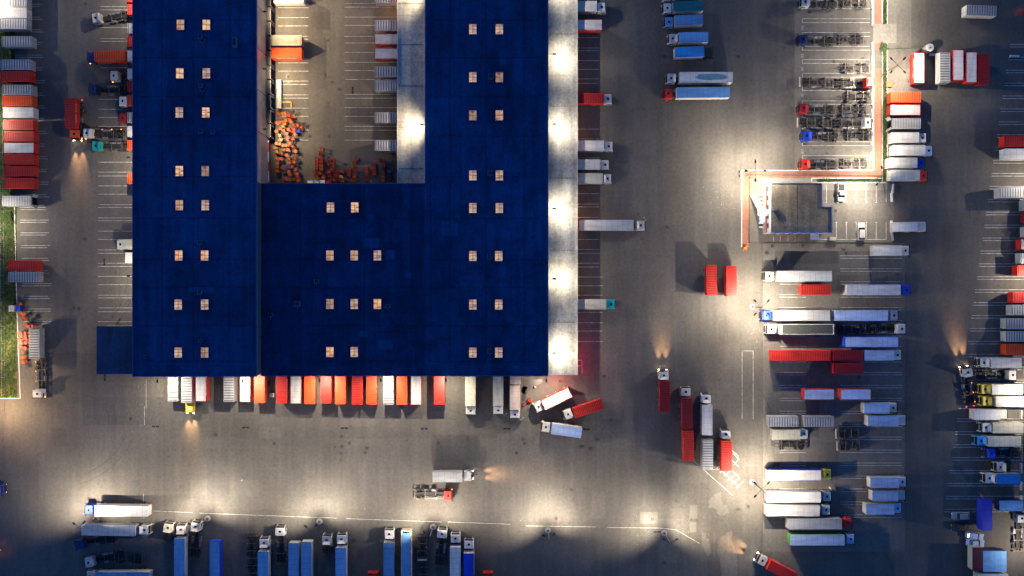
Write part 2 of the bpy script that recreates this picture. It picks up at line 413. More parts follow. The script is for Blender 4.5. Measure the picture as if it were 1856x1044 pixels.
def tractor_unit(col, style='high', door=0):
    def mk():
        r = empty('tractor_unit'); m = MB()
        for s_ in (-1, 1): m.box(-4.2, .6, s_*.42-.06, s_*.42+.06, .7, .96, frame_m())
        for i in range(5): m.cbox(-4.1+i*.75, 0, .1, .74, .74, .92, frame_m())
        m.build('frame_rails', r)
        m = MB(); m.tube((-2.9,0,.97), (-2.9,0,1.08), .5, steel(), n=14); m.build('fifth_wheel', r)
        cab(r, col, 0, style, 0, True, door)
        for y in (-1.05, 1.05): wheel(r, .2, y, .5, .32); wheel(r, -2.95, y*.97, .5, .56); mudguard(r, -2.95, y*.97, .58)
        m = MB(); m.tube((-2.0,-1.0,.7), (-1.2,-1.0,.7), .3, alu(), n=12); m.build('fuel_tank', r)
        for s_ in (-1, 1):
            m = MB(); m.cbox(-4.25, s_*.8, .05, .34, .72, .86, tail()); m.build('tail_lamp', r)
        return r
    return (('trac', col, style, door), mk)
def car(col, kind='suv'):
    def mk():
        r = empty('car'); c = paint(col); m = MB()
        L_ = 4.6; w2 = .92
        m.loft([rrect(-2.25, 2.25, -w2+.05, w2-.05, .3, .3), rrect(-2.3, 2.3, -w2, w2, .62, .35), rrect(-2.25, 2.15, -w2+.02, w2-.02, .92, .32), rrect(-2.1, 1.9, -w2+.12, w2-.12, 1.0, .3)], c)
        b = m.build('body', r)
        x0, x1 = (-1.9, .75) if kind == 'suv' else (-1.2, .8) if kind == 'saloon' else (-.3, .95)
        m = MB(); m.loft([rrect(x0, x1+.35, -.82, .82, .98, .2), rrect(x0+.35, x1-.35, -.66, .66, 1.48, .2)], glass()); m.build('windows', b)
        m = MB(); m.loft([rrect(x0+.28, x1-.28, -.69, .69, 1.44, .2), rrect(x0+.38, x1-.38, -.62, .62, 1.53, .18)], c); m.build('roof_panel', b)
        if kind == 'pickup':
            m = MB(); m.box(-2.1, -.5, -.72, .72, 1.001, 1.02, plastic()); m.build('load_bed', b)
        for x in (-1.4, 1.4):
            for y in (-.82, .82): wheel(r, x, y, .33, .22)
        for s_ in (-1, 1):
            m = MB(); m.box(2.22, 2.29, s_*.62-.17, s_*.62+.17, .62, .76, hl()); m.build('headlight', r)
            m = MB(); m.box(-2.3, -2.24, s_*.68-.14, s_*.68+.14, .68, .84, tail()); m.build('tail_lamp', r)
            m = MB(); m.cbox(.72, s_*.99, .14, .2, .95, 1.08, c); m.build('mirror', r)
        return r
    return (('car', col, kind), mk)

# ================================================================ the setting
def ground_mat(name, a, b, slab=(6.0, 3.0), seam=0.5, spots=0.5, rough=0.8, dark=(.5,.48,.46)):
    m = bpy.data.materials.new(name); m.use_nodes = True; t = m.node_tree; bs = t.nodes['Principled BSDF']; N, L = t.nodes.new, t.links.new
    tc = N('ShaderNodeTexCoord')
    def brick(sx, sy, off, ms, c1, c2, mo, rot=0.0, loc=0.0):
        mp = N('ShaderNodeMapping'); mp.inputs['Rotation'].default_value[2] = rot; mp.inputs['Location'].default_value = (loc, loc*.7, 0); L(tc.outputs['Object'], mp.inputs['Vector'])
        br = N('ShaderNodeTexBrick'); br.offset = off; br.inputs['Scale'].default_value = 1.0
        br.inputs['Brick Width'].default_value = sx; br.inputs['Row Height'].default_value = sy; br.inputs['Mortar Size'].default_value = ms; br.inputs['Mortar Smooth'].default_value = 0.6
        br.inputs['Color1'].default_value = c1; br.inputs['Color2'].default_value = c2; br.inputs['Mortar'].default_value = mo; br.inputs['Bias'].default_value = 0
        L(mp.outputs[0], br.inputs['Vector']); return br
    def noise(sc_, det=5, mp_=None):
        n = N('ShaderNodeTexNoise'); n.inputs['Scale'].default_value = sc_; n.inputs['Detail'].default_value = det; n.inputs['Roughness'].default_value = .6
        if mp_:
            q = N('ShaderNodeMapping'); q.inputs['Scale'].default_value = mp_; L(tc.outputs['Object'], q.inputs['Vector']); L(q.outputs[0], n.inputs['Vector'])
        else: L(tc.outputs['Object'], n.inputs['Vector'])
        return n
    def mix(mode, f, x, y):
        q = N('ShaderNodeMix'); q.data_type = 'RGBA'; q.blend_type = mode
        if isinstance(f, float): q.inputs[0].default_value = f
        else: L(f, q.inputs[0])
        for i, v in ((6, x), (7, y)):
            if isinstance(v, tuple): q.inputs[i].default_value = v
            else: L(v, q.inputs[i])
        return q.outputs[2]
    def ramp(src, p0, p1, c0=(0,0,0,1), c1=(1,1,1,1)):
        r = N('ShaderNodeValToRGB'); r.color_ramp.elements[0].position = p0; r.color_ramp.elements[1].position = p1
        r.color_ramp.elements[0].color = c0; r.color_ramp.elements[1].color = c1; L(src, r.inputs[0]); return r.outputs[0]
    c = mix('MIX', ramp(noise(.035, 4).outputs[0], .35, .65), (*a, 1), (*b, 1))
    w_ = (1,1,1,1)
    c = mix('MULTIPLY', seam, c, brick(slab[1], slab[0], .5, .0, (.80,.79,.78,1), w_, w_, loc=3.0).outputs[0])
    c = mix('MULTIPLY', seam*.8, c, brick(slab[0]*3.1, slab[1]*2.7, .37, .0, (.80,.80,.82,1), w_, w_, loc=11.0).outputs[0])
    c = mix('MULTIPLY', seam*.5, c, brick(slab[0]*1.0, slab[1]*1.0, .5, .012, w_, (.9,.9,.88,1), (.62,.6,.58,1)).outputs[0])
    c = mix('MULTIPLY', .42, c, ramp(noise(.22, 7, (2.6, .16, 1)).outputs[0], .3, .7, (.55,.55,.56,1), (1.1,1.09,1.06,1)))
    c = mix('MULTIPLY', .6, c, ramp(noise(1.3, 8).outputs[0], .3, .7, (.6,.6,.6,1), (1.12,1.1,1.08,1)))
    c = mix('MULTIPLY', spots, c, ramp(noise(.5, 3).outputs[0], .66, .72, w_, (*dark, 1)))
    v = N('ShaderNodeTexVoronoi'); v.inputs['Scale'].default_value = .06; v.inputs['Randomness'].default_value = 1.0; L(tc.outputs['Object'], v.inputs['Vector'])
    c = mix('MULTIPLY', spots*1.2 if spots < .8 else 1.0, c, ramp(v.outputs['Distance'], .018, .03, (.45,.44,.43,1), w_))
    f = noise(9, 4); c = mix('MULTIPLY', .6, c, ramp(f.outputs[0], .3, .7, (.7,.7,.7,1), (1.15,1.15,1.15,1)))
    L(c, bs.inputs['Base Color']); bs.inputs['Roughness'].default_value = rough; bs.inputs['Specular IOR Level'].default_value = .35
    bp = N('ShaderNodeBump'); bp.inputs['Strength'].default_value = .35; bp.inputs['Distance'].default_value = .03; L(f.outputs[0], bp.inputs['Height']); L(bp.outputs[0], bs.inputs['Normal'])
    return m
M_YARD = ground_mat('yard_concrete', (.094,.087,.077), (.140,.130,.116))
M_LOT = ground_mat('lot_concrete', (.135,.128,.116), (.175,.166,.15), slab=(5, 3.4), seam=.35, spots=.5)
M_WEST = ground_mat('west_concrete', (.115,.104,.094), (.148,.136,.123), slab=(7, 3), seam=.45)
M_PALE = ground_mat('pale_concrete', (.20,.19,.17), (.25,.24,.215), slab=(2.5, 1.6), seam=.25, spots=.2)
M_WORN = ground_mat('worn_concrete', (.135,.126,.11), (.185,.172,.152), slab=(2.5, 1.6), seam=.2, spots=.6)
M_BRICK = ground_mat('red_paving', (.30,.125,.085), (.36,.16,.11), slab=(.8, .4), seam=.5, spots=.2)
M_TAR = ground_mat('tar_patch', (.115,.106,.10), (.14,.13,.122), slab=(6, 3), seam=.4, spots=.4)
def sheet(name, px0, py0, px1, py1, z, m, u=14):
    x0, y1 = G(px0, py0); x1, y0 = G(px1, py1); b = MB(); b.quad([(x0,y0,0),(x1,y0,0),(x1,y1,0),(x0,y1,0)], m); o = b.build(name); o.location = (0, 0, z); return struct(o)
g = MB(); g.quad([(-1500,-1500,0),(1500,-1500,0),(1500,1500,0),(-1500,1500,0)], M_YARD); struct(g.build('ground'))
sheet('west_yard', -60, -120, 296, 1200, .004, M_WEST)
sheet('lot_pavement', 1383, 440, 1640, 1000, .004, M_LOT)
sheet('bay_pavement', 1440, -120, 1584, 310, .004, M_LOT)
sheet('gate_court', 1358, 322, 1620, 441, .004, M_LOT)
sheet('gate_walk', 1380, 322, 1610, 345, .008, M_PALE)
sheet('north_east_pavement', 1607, -120, 1652, 330, .004, M_LOT)
sheet('gate_crossing', 1583, 43, 1625, 78, .012, M_PALE)
for n_, a in enumerate([(1345, 310, 1598, 321), (1584, 78, 1598, 310), (1345, 321, 1358, 448), (1584, -120, 1598, 43)]): sheet('brick_walk', *a, .009, M_BRICK)
# rectangular repairs in the slab surface, each its own sheet
patches = [(600,795,1040,945,0),(790,795,870,838,1),(62,640,175,732,1),(1230,842,1282,876,2),(1270,896,1277,909,2),(1271,888,1281,920,2),(1212,398,1345,455,1),(1092,640,1125,760,0),
           (545,905,610,940,2),(610,905,625,938,0),(345,870,470,900,2),(20,775,80,860,0),(1100,345,1138,395,1),(1405,455,1520,478,1),(1210,0,1345,130,1),(1430,620,1520,700,0),(1640,640,1700,1000,1),
           (150,720,330,770,1),(700,880,745,925,2),(1160,928,1192,949,3),(1250,946,1262,965,3),(1250,915,1264,941,3),(1272,965,1280,985,3),(953,790,984,945,2),(385,728,470,738,1),(690,700,740,760,0),(520,40,560,100,1)]
rp = random.Random(4)
for i in range(46):
    x, y = rp.uniform(30, 1800), rp.uniform(700, 1000) if i % 2 else rp.uniform(10, 700)
    if 240 < x < 1050 and y < 700: continue
    patches.append((x, y, x+rp.choice((16, 24, 40, 70)), y+rp.choice((20, 34, 50, 80)), rp.choice((0, 1, 2))))
MP = [M_WEST, ground_mat('older_concrete', (.095,.09,.083), (.128,.121,.111)), ground_mat('newer_concrete', (.106,.099,.088), (.154,.144,.129)), M_WORN]
for i, (a, b, c, d, k) in enumerate(patches): sheet('slab_repair', a, b, c, d, .010+.0006*i, MP[k])
def worn(name, pts, m, z, jag=2.2):
    rnd = random.Random(len(pts)); out = []
    for i in range(len(pts)):
        p, q = pts[i], pts[(i+1) % len(pts)]; n = max(2, int(math.hypot(p[0]-q[0], p[1]-q[1])/3))
        for k in range(n):
            t = k/n; x, y = G(p[0]+(q[0]-p[0])*t+rnd.uniform(-jag, jag)*.6, p[1]+(q[1]-p[1])*t+rnd.uniform(-jag, jag)*.6); out.append((x, y, 0))
    b = MB(); b.quad(out, m); o = b.build(name); o.location.z = z; return struct(o)
worn('worn_surface', [(1299,893),(1307,892),(1309,915),(1319,918),(1322,929),(1312,932),(1305,935),(1298,930),(1297,921),(1283,921),(1286,905)], M_WORN, .042)
worn('worn_surface', [(1328,960),(1326,975),(1335,1000),(1338,1060),(1312,1060),(1300,1000),(1300,985),(1308,972)], M_WORN, .042)
worn('worn_surface', [(1284,975),(1290,1000),(1284,1008),(1276,998),(1272,985),(1276,978)], M_WORN, .042)
M_WET = pmat('oily_stain', (.05,.04,.038), .35, 0, .6, .9, spec=.6)
for p in ([(947,690),(965,686),(985,690),(975,700),(962,704),(952,716),(945,708)], [(944,702),(955,700),(952,722),(946,730)], [(790,884),(800,882),(802,884),(792,887)]): worn('oil_stain', p, M_WET, .044, 3.5)
rs = random.Random(21); m_ = MB()
for i in range(150):
    px, py = rs.choice([(rs.uniform(1390, 1640), rs.uniform(445, 930)), (rs.uniform(505, 620), rs.uniform(10, 200)), (rs.uniform(1455, 1575), rs.uniform(5, 305)), (rs.uniform(300, 900), rs.uniform(700, 1010)), (rs.uniform(1000, 1350), rs.uniform(780, 960))])
    x, y = G(px, py); q = rs.uniform(.12, .5); n = 9; st = rs.uniform(.5, 1.8)
    m_.quad([(x+q*st*math.cos(2*math.pi*k/n)*rs.uniform(.7, 1.2), y+q*math.sin(2*math.pi*k/n)*rs.uniform(.6, 1.2), 0) for k in range(n)], M_WET)
o = m_.build('oil_spots'); o.location.z = .046; o['kind'] = 'stuff'; o['label'] = 'small dark oil drips scattered over the yard surface'
tm = MB(); M_TYRE = pmat('tyre_mark', (.095,.09,.084), .8, 0, .5, .8)
def arc(px, py, a0, a1, rad, w_=.28, gap=1.9):
    cx, cy = G(px, py)
    for g_ in (0, gap):
        n = 26; pts = []
        for i in range(n+1):
            a = R(a0+(a1-a0)*i/n); q = w_*(.5+.5*math.sin(math.pi*i/n))*rs.uniform(.75, 1.1); pts.append((a, q))
        for (a, q), (b, q2) in zip(pts[:-1], pts[1:]):
            r_ = rad+g_; tm.quad([(cx+(r_-q/2)*math.cos(a), cy+(r_-q/2)*math.sin(a), 0), (cx+(r_+q/2)*math.cos(a), cy+(r_+q/2)*math.sin(a), 0), (cx+(r_+q2/2)*math.cos(b), cy+(r_+q2/2)*math.sin(b), 0), (cx+(r_-q2/2)*math.cos(b), cy+(r_-q2/2)*math.sin(b), 0)], M_TYRE)
for i in range(12):
    px, py = rs.choice([(rs.uniform(300, 950), rs.uniform(740, 900)), (rs.uniform(1000, 1350), rs.uniform(500, 980)), (rs.uniform(1100, 1440), rs.uniform(150, 480)), (rs.uniform(1640, 1760), rs.uniform(300, 900)), (rs.uniform(80, 180), rs.uniform(100, 900))])
    a = rs.uniform(0, 360); arc(px, py, a, a+rs.uniform(25, 90), rs.uniform(6, 20), rs.uniform(.12, .2))
o = tm.build('tyre_marks'); o.location.z = .0475; o['kind'] = 'stuff'; o['label'] = 'faint dark tyre arcs across the yard'
lt = MB(); M_CHIP = pmat('pale_chips', (.30,.29,.27), .8, 0, .4, 2)
for (x0, y0, x1, y1, n) in ((212,690,300,702,60), (236,690,270,760,60), (944,768,986,945,90), (1255,330,1330,480,50), (1150,950,1200,990,60), (1285,330,1320,380,30), (1358,566,1380,640,30), (640,880,950,950,60), (690,745,740,760,20), (1120,900,1300,1000,60)):
    for _ in range(n):
        x, y = G(rs.gauss((x0+x1)/2, (x1-x0)/3.2), rs.gauss((y0+y1)/2, (y1-y0)/3.2)); q = rs.uniform(.04, .15); a = rs.uniform(0, 6.28)
        lt.quad([(x+q*math.cos(a+k*1.57)*rs.uniform(.4, 1.2), y+q*math.sin(a+k*1.57)*rs.uniform(.4, 1.2), 0) for k in range(4)], M_CHIP)
o = lt.build('pale_chips'); o.location.z = .0485; o['kind'] = 'stuff'; o['label'] = 'pale chipped spots in the concrete surface'
# painted lines
M_LINE = pmat('road_paint', (.50,.485,.465), .6, 0, .7, 1.4)
LN = MB()
def line(x0, y0, x1, y1, w_=.125):
    a, b = Vector(G(x0, y0)), Vector(G(x1, y1)); d = (b-a).normalized(); n = Vector((-d.y, d.x))*w_/2
    LN.quad([(*(a-n), 0), (*(b-n), 0), (*(b+n), 0), (*(a+n), 0)], M_LINE)
for k in range(-17, 10):
    y = 376+k*23.0; xo = (y-376)*.035
    for dy in (0, 4): line(36+xo, y+dy, (86 if k > -1 else 88)+xo+rp.uniform(-4, 3), y+dy)
for y in (12, 18, 50, 70, 75, 99, 123, 180, 198, 213, 229, 294, 312, 319, 337, 352, 371, 376, 395, 400, 419, 434, 453, 459, 477, 483, 501, 516, 535, 540, 558, 565, 583): line(178 if y > 150 else 182, y, 290, y)
for y in (68, 87, 92, 110, 126, 143, 151, 234, 252, 286, 351, 370, 375, 394, 434, 452, 459, 477, 484, 502, 518, 535, 566, 585, 600, 619): line(1000, y, 1086 if y < 500 else 1092, y)
for a in ((1046, 653, 1055, 653), (1055, 653, 1055, 676), (1046, 663, 1055, 663)): line(*a)
for y in (-8, 8, 14, 32, 47, 66, 71, 114, 129, 147, 153, 172, 178, 196, 211, 236, 254): line(504, y, 559, y)
for y in (6, 13, 31, 46, 66, 78, 95, 113, 128, 144, 171, 178, 195, 211, 229, 236, 254): line(625, y, 722, y, .09)
for a, b in ((-9, 16), (34, 41), (59, 66), (84, 91), (108, 115), (133, 140), (158, 164), (183, 189), (207, 213), (232, 240), (257, 264), (282, 288), (301, 307)):
    for y in (a, b): line(1454, y, 1577, y)
    line(1454, a, 1454, b)
for k in range(-1, 21):
    y = 463.6+23.47*k
    if k >= 0:
        for dy in (0, 4.6): line(1523, y+dy, 1635, y+dy)
        if k > 1:
            for dy in (0, 4.6): line(1413, y+dy, 1461, y+dy)
for k in range(-14, 28):
    y = 314.4+23.4*k; x = 1797-(y-314)*.141
    if 80 < y < 945:
        for dy in (0, 4.8): line(x, y+dy, 1875, y+dy)
for a in ((1345,636,1365,636),(1345,636,1345,760),(1365,636,1365,760),(278,926,349,929),(362,930,610,939),(628,940,800,946),(812,946,925,950),(953,953,1080,955),(1100,956,1195,957),(1195,957,1225,960),(1225,960,1268,985),
          (150,931,158,931),(1258,836,1328,898),(1283,851,1303,851),(260,895,260,940),(265,690,265,740),(262,736,262,770)): line(*a, .095)
for k in range(6):
    line(1298+k*7.2, 850+k*6.8, 1298+k*7.2+14, 850+k*6.8-13 if k < 3 else 850+k*6.8-11, .15)
for k in range(4): line(1303+k*3, 848-k*15, 1339, 883-k*18.5, .15)
line(1339, 832, 1329, 822, .15); line(1339, 832, 1330, 843, .15)
for x in (1498, 1516, 1534, 1552, 1570, 1588): line(x, 333, x, 367, .14); line(x-2, 367, x+2, 367, .14)
for x in (1516, 1534, 1552, 1570, 1588): line(x, 403, x, 434, .14); line(x-2, 403, x+2, 403, .14)
line(1470, 434, 1606, 434, .14); line(1606, 403, 1606, 434, .14); line(1471, 331, 1606, 331, .3); line(1606, 331, 1606, 366, .14)
for x in (1402, 1414, 1428, 1441): line(x, 427, x, 438, .1)
o = LN.build('painted_lines'); o.location.z = .050; struct(o)
# bay numbers, a few centimetres of paint each
NM = MB()
for i, y in enumerate((51, 101, 125, 174, 250, 275)):
    x, yy = G(1455, y); 
    for k in range(2):
        for q in range(3): NM.cbox(x+.1-.25*q, yy+.35-.7*k, .08, .4, 0, .004, M_LINE)
        NM.cbox(x-.15, yy+.35-.7*k+.2*(1 if k else -1), .5, .08, .0041, .006, M_LINE)
o = NM.build('bay_marks'); o.location.z = .0505; struct(o)

# grass verges
def grass_mat():
    m = bpy.data.materials.new('grass'); m.use_nodes = True; t = m.node_tree; b = t.nodes['Principled BSDF']; N, L = t.nodes.new, t.links.new
    tc = N('ShaderNodeTexCoord'); n = N('ShaderNodeTexNoise'); n.inputs['Scale'].default_value = .45; n.inputs['Detail'].default_value = 8; n.inputs['Roughness'].default_value = .7; L(tc.outputs['Object'], n.inputs['Vector'])
    r = N('ShaderNodeValToRGB'); e = r.color_ramp.elements; e[0].position = .32; e[0].color = (.010,.018,.004,1); e[1].position = .68; e[1].color = (.16,.12,.05,1)
    q = r.color_ramp.elements.new(.5); q.color = (.035,.06,.010,1); L(n.outputs[0], r.inputs[0]); L(r.outputs[0], b.inputs['Base Color']); b.inputs['Roughness'].default_value = .9
    return m
M_GRASS = grass_mat(); M_BLADE = pmat('grass_blades', (.045,.075,.012), .8, 0, .6, .5)
sheet('grass_verge', -400, -300, 27, 362, .05, M_GRASS); sheet('grass_verge', -400, 362, 31, 722, .05, M_GRASS)
sheet('grass_verge', 1600, -120, 1607, 43, .05, M_GRASS); sheet('grass_verge', 1600, 78, 1607, 329, .05, M_GRASS)
sheet('grass_verge', 1480, 324, 1600, 330, .05, M_GRASS); sheet('grass_verge', 1854, 728, 2100, 860, .05, M_GRASS)
rg = random.Random(9); gb = MB()
for (a, b, c, d, n) in ((-20, -10, 27, 370, 2600), (-20, 362, 30, 720, 4600), (1600, 0, 1607, 43, 260), (1600, 80, 1607, 328, 1500), (1482, 324, 1600, 330, 420), (1854, 728, 1870, 860, 300)):
    for _ in range(n):
        x, y = G(rg.uniform(a, c), rg.uniform(b, d)); t = rg.uniform(0, 6.28); h = rg.uniform(.08, .3); q = rg.uniform(.1, .3)
        gb.quad([(x-q*math.cos(t), y-q*math.sin(t), .05), (x+q*math.cos(t), y+q*math.sin(t), .05), (x+q*math.sin(t)+.05, y-q*math.cos(t), .05+h)], M_BLADE)
o = gb.build('grass_tufts'); o['kind'] = 'stuff'; o['label'] = 'rough green grass and dry weeds on the verges'
# kerbs
kb = MB()
def kerb(x0, y0, x1, y1, m=None, w_=.2, h=.13):
    a, b = G(x0, y0), G(x1, y1); ang = math.atan2(b[1]-a[1], b[0]-a[0]); kb.obox((a[0]+b[0])/2, (a[1]+b[1])/2, math.hypot(b[0]-a[0], b[1]-a[1]), w_, 0, h, ang, conc_block())
for a in ((26.5,375,31,560),(31,560,37,722),(-10,722,36,722),(1599,-100,1599,43),(1599,78,1599,330),(1608,78,1608,329),(1471,323,1599,323),(1471,323,1471,330),(1480,330.6,1607,330.6),(1344,309,1583,309),(1344,310,1344,448),(1583,-100,1583,43),(1583,78,1583,309),(1608,-100,1608,43)): kerb(*a)
struct(kb.build('kerb'))

# ================================================================ warehouse
def roof_mat(name, base, seamc, bw=6.3, bh=9.4, mort=.07):
    m = bpy.data.materials.new(name); m.use_nodes = True; t = m.node_tree; b = t.nodes['Principled BSDF']; N, L = t.nodes.new, t.links.new
    tc = N('ShaderNodeTexCoord')
    br = N('ShaderNodeTexBrick'); br.offset = 0; br.inputs['Scale'].default_value = 1; br.inputs['Brick Width'].default_value = bw; br.inputs['Row Height'].default_value = bh
    br.inputs['Mortar Size'].default_value = mort; br.inputs['Mortar Smooth'].default_value = .8; br.inputs['Color1'].default_value = (*base, 1); br.inputs['Color2'].default_value = tuple(x*.86 for x in base)+(1,); br.inputs['Mortar'].default_value = (*seamc, 1)
    L(tc.outputs['Object'], br.inputs['Vector'])
    b2 = N('ShaderNodeTexBrick'); b2.offset = 0; b2.inputs['Scale'].default_value = 1; b2.inputs['Brick Width'].default_value = 1.57; b2.inputs['Row Height'].default_value = 300
    b2.inputs['Mortar Size'].default_value = .03; b2.inputs['Mortar Smooth'].default_value = 1; b2.inputs['Color1'].default_value = (1,1,1,1); b2.inputs['Color2'].default_value = (.78,.82,.88,1); b2.inputs['Mortar'].default_value = (.82,.84,.88,1)
    L(tc.outputs['Object'], b2.inputs['Vector'])
    def nz(s_, lo, hi, d, sc3=(1,1,1)):
        mp = N('ShaderNodeMapping'); mp.inputs['Scale'].default_value = sc3; L(tc.outputs['Object'], mp.inputs['Vector'])
        n = N('ShaderNodeTexNoise'); n.inputs['Scale'].default_value = s_; n.inputs['Detail'].default_value = 7; n.inputs['Roughness'].default_value = .65; L(mp.outputs[0], n.inputs['Vector'])
        r = N('ShaderNodeValToRGB'); r.color_ramp.elements[0].position = lo; r.color_ramp.elements[1].position = hi; r.color_ramp.elements[0].color = (d,d,d,1); r.color_ramp.elements[1].color = (1.12,1.12,1.12,1)
        L(n.outputs[0], r.inputs[0]); return r.outputs[0]
    c = br.outputs[0]
    for s_ in (b2.outputs[0], nz(.06, .35, .65, .68), nz(.5, .35, .65, .72, (1, .12, 1)), nz(.25, .3, .55, .72), nz(1.6, .28, .7, .62)):
        q = N('ShaderNodeMix'); q.data_type = 'RGBA'; q.blend_type = 'MULTIPLY'; q.inputs[0].default_value = 1; L(c, q.inputs[6]); L(s_, q.inputs[7]); c = q.outputs[2]
    L(c, b.inputs['Base Color']); b.inputs['Roughness'].default_value = .75; b.inputs['Specular IOR Level'].default_value = .2
    return m
M_ROOF = roof_mat('navy_roof_membrane', (.004,.062,.175), (.003,.038,.115))
M_ROOF2 = roof_mat('old_navy_membrane', (.004,.045,.13), (.002,.026,.08), 7.4, 11.0, .08)
M_WALL = pmat('wall_cladding', (.42,.38,.35), .45, .3, .25, .3)
M_EDGE = pmat('roof_trim', (.03,.10,.26), .5, .2, .3, 1)
M_SHEET = roof_mat('canopy_sheet', (.50,.475,.40), (.42,.40,.335), 3.1, 14.0, .03)
WH = empty('warehouse'); tag(WH, 'large U shaped warehouse with dark navy flat roof, lit skylights and dock canopies', 'warehouse')
def rp_(ax0, ay0, ax1, ay1, z):
    a, b = P(ax0, ay0, z), P(ax1, ay1, z); return a[0], b[0], b[1], a[1]
ZL, ZM, ZE, ZC = 13.0, 9.0, 6.0, 5.5
x0, x1, y0, y1 = rp_(240, -150, 466, 683, ZL); LW = (x0, x1, y0, y1)
m = MB(); m.box(x0, x1, y0, y1, ZL-.5, ZL, M_EDGE, M_ROOF); m.build('roof', WH)
m = MB(); m.box(x1-.019, x1+.03, y0+.32, P(0,332,ZM)[1]-.1, ZM+.15, ZL-.503, pmat('dark_cladding', (.02,.05,.075), .6, 0, .3)); m.build('upper_wall', WH)
wx = G(298, 0)[0]
m = MB(); m.box(wx, x1-.02, y0+.3, y1, 0, ZL-.502, M_WALL); wl = m.build('wall', WH)
m = MB()   # low parapet rim
for a in ((x0, x0+.25, y0, y1), (x1-.25, x1, y0, y1), (x0+.25, x1-.25, y0, y0+.25)): m.box(*a, ZL+.001, ZL+.16, M_EDGE)
m.build('parapet', WH)
x0, x1, y0, y1 = rp_(175, 591, 239, 678, ZE); m = MB(); m.box(x0, wx-.01, y0, y1, ZE-.5, ZE, M_EDGE, M_ROOF2); m.build('annex_roof', WH)
m = MB(); m.box(x0+.6, wx-.01, y0+.1, y1-.1, 0, ZE-.501, M_WALL); m.build('annex_wall', WH)
xm0 = LW[1]+.035; xa, xb, ya, yb = rp_(770, 332, 994, 682, ZM); MW = (xm0, xb, ya, yb)
ytop = LW[3]
m = MB(); m.box(xm0, xa, ya, yb, ZM-.5, ZM, M_EDGE, M_ROOF2); m.build('roof', WH)
m = MB(); m.box(xa+.005, xb, ya, ytop, ZM-.5, ZM, M_EDGE, M_ROOF); m.build('roof', WH)
m = MB(); m.box(xm0, xa+.02, ya+.25, yb-.2, 0, ZM-.502, M_WALL); m.box(xa+.03, xb-.2, ya+.25, ytop, 0, ZM-.502, M_WALL); m.build('wall', WH)
m = MB()
for a in ((xm0, xb-.22, ya, ya+.22), (xb-.22, xb, ya, ytop), (xm0, xa-.01, yb-.22, yb), (xa+.006, xa+.22, yb, ytop)): m.box(*a, ZM+.001, ZM+.14, M_EDGE)
m.build('parapet', WH)
# canopies over the docks
cx1 = P(1047, 0, ZC)[0]; cyb = P(0, 680, ZC)[1]
def canopy(x0, x1, y0, y1, side):
    m = MB(); m.box(x0, x1, y0, y1, ZC-.18, ZC, pmat('canopy_fascia', (.5,.48,.46), .5), M_SHEET)
    k = int((y1-y0)/14)
    for i in range(1, k): m.box(x0+.05, x1-.05, y0+i*14-.03, y0+i*14+.03, ZC+.001, ZC+.05, M_SHEET)
    e = x1 if side > 0 else x0; m.box(e-.12 if side > 0 else e, e if side > 0 else e+.12, y0, y1, ZC+.001, ZC+.12, pmat('canopy_fascia', (.5,.48,.46)))
    c = m.build('dock_canopy', WH)
    for yy in range(6):
        m = MB(); py = y1-8-yy*((y1-y0)/6.2); m.box(x0+.5, x1-.6, py-.32, py-.28, ZC+.001, ZC+.03, plastic())
        for q in range(9): m.cbox(x0+.6+q*(x1-x0-1)/9, py-.3, .2, .16, ZC+.0005, ZC+.12, plastic())
        m.build('cable_line', c)
    n = 9
    for i in range(n):
        m = MB(); yy = y0+1+(y1-y0-2)*i/(n-1); m.cbox(e-.5*side, yy, .25, .25, 0, ZC-.181, steel()); m.build('post', c)
canopy(xb+.01, cx1, cyb, ytop, 1)
ci0 = P(720, 0, ZC)[0]; canopy(ci0, xa-.01, yb+.02, ytop, -1)
# skylights
rsk = random.Random(2)
SK = [(327,45,1),(374,45,1),(326,133,1),(374,133,1),(325,204,1),(373,204,1),(325,310,1),(372,310,1),(325,372,1),(372,372,1),(324,463,1),(371,463,1),(323,552,1),(371,552,1),(323,639,1),(371,639,1),
      (599,376,0),(643,376,0),(598,463,0),(642,463,0),(684,463,0),(598,551,0),(642,551,0),(684,551,0),(598,638,0),(642,638,0),
      (857,53,0),(905,53,0),(857,140,0),(905,140,0),(857,209,0),(905,209,0),(857,318,0),(905,318,0),(857,377,0),(905,377,0),(857,464,0),(904,464,0),(857,552,0),(904,552,0),(857,639,0),(904,639,0)]
def sky_pane_mat(i):
    m = bpy.data.materials.new('lit_pane'); m.use_nodes = True; t = m.node_tree; b = t.nodes['Principled BSDF']; N, L = t.nodes.new, t.links.new
    tc = N('ShaderNodeTexCoord'); mp = N('ShaderNodeMapping'); mp.inputs['Scale'].default_value = (1.2, 3.0, 1); mp.inputs['Location'].default_value = (i*3.7, i*1.3, 0)
    L(tc.outputs['Object'], mp.inputs['Vector']); n = N('ShaderNodeTexNoise'); n.inputs['Scale'].default_value = .5; n.inputs['Detail'].default_value = 2; L(mp.outputs[0], n.inputs['Vector'])
    r = N('ShaderNodeValToRGB'); e = r.color_ramp.elements; e[0].position = .33; e[0].color = (.45,.17,.06,1); e[1].position = .62; e[1].color = (1,.66,.30,1); q = e.new(.47); q.color = [(.95,.45,.18,1),(.9,.50,.22,1),(.6,.38,.28,1)][i % 3]
    L(n.outputs[0], r.inputs[0]); L(r.outputs[0], b.inputs['Emission Color']); b.inputs['Emission Strength'].default_value = (.09,.15,.12,.06,.17,.10,.14,.07,.12)[i]; b.inputs['Base Color'].default_value = (.15,.15,.15,1); b.inputs['Roughness'].default_value = .2
    return m
SPM = [sky_pane_mat(i) for i in range(9)]
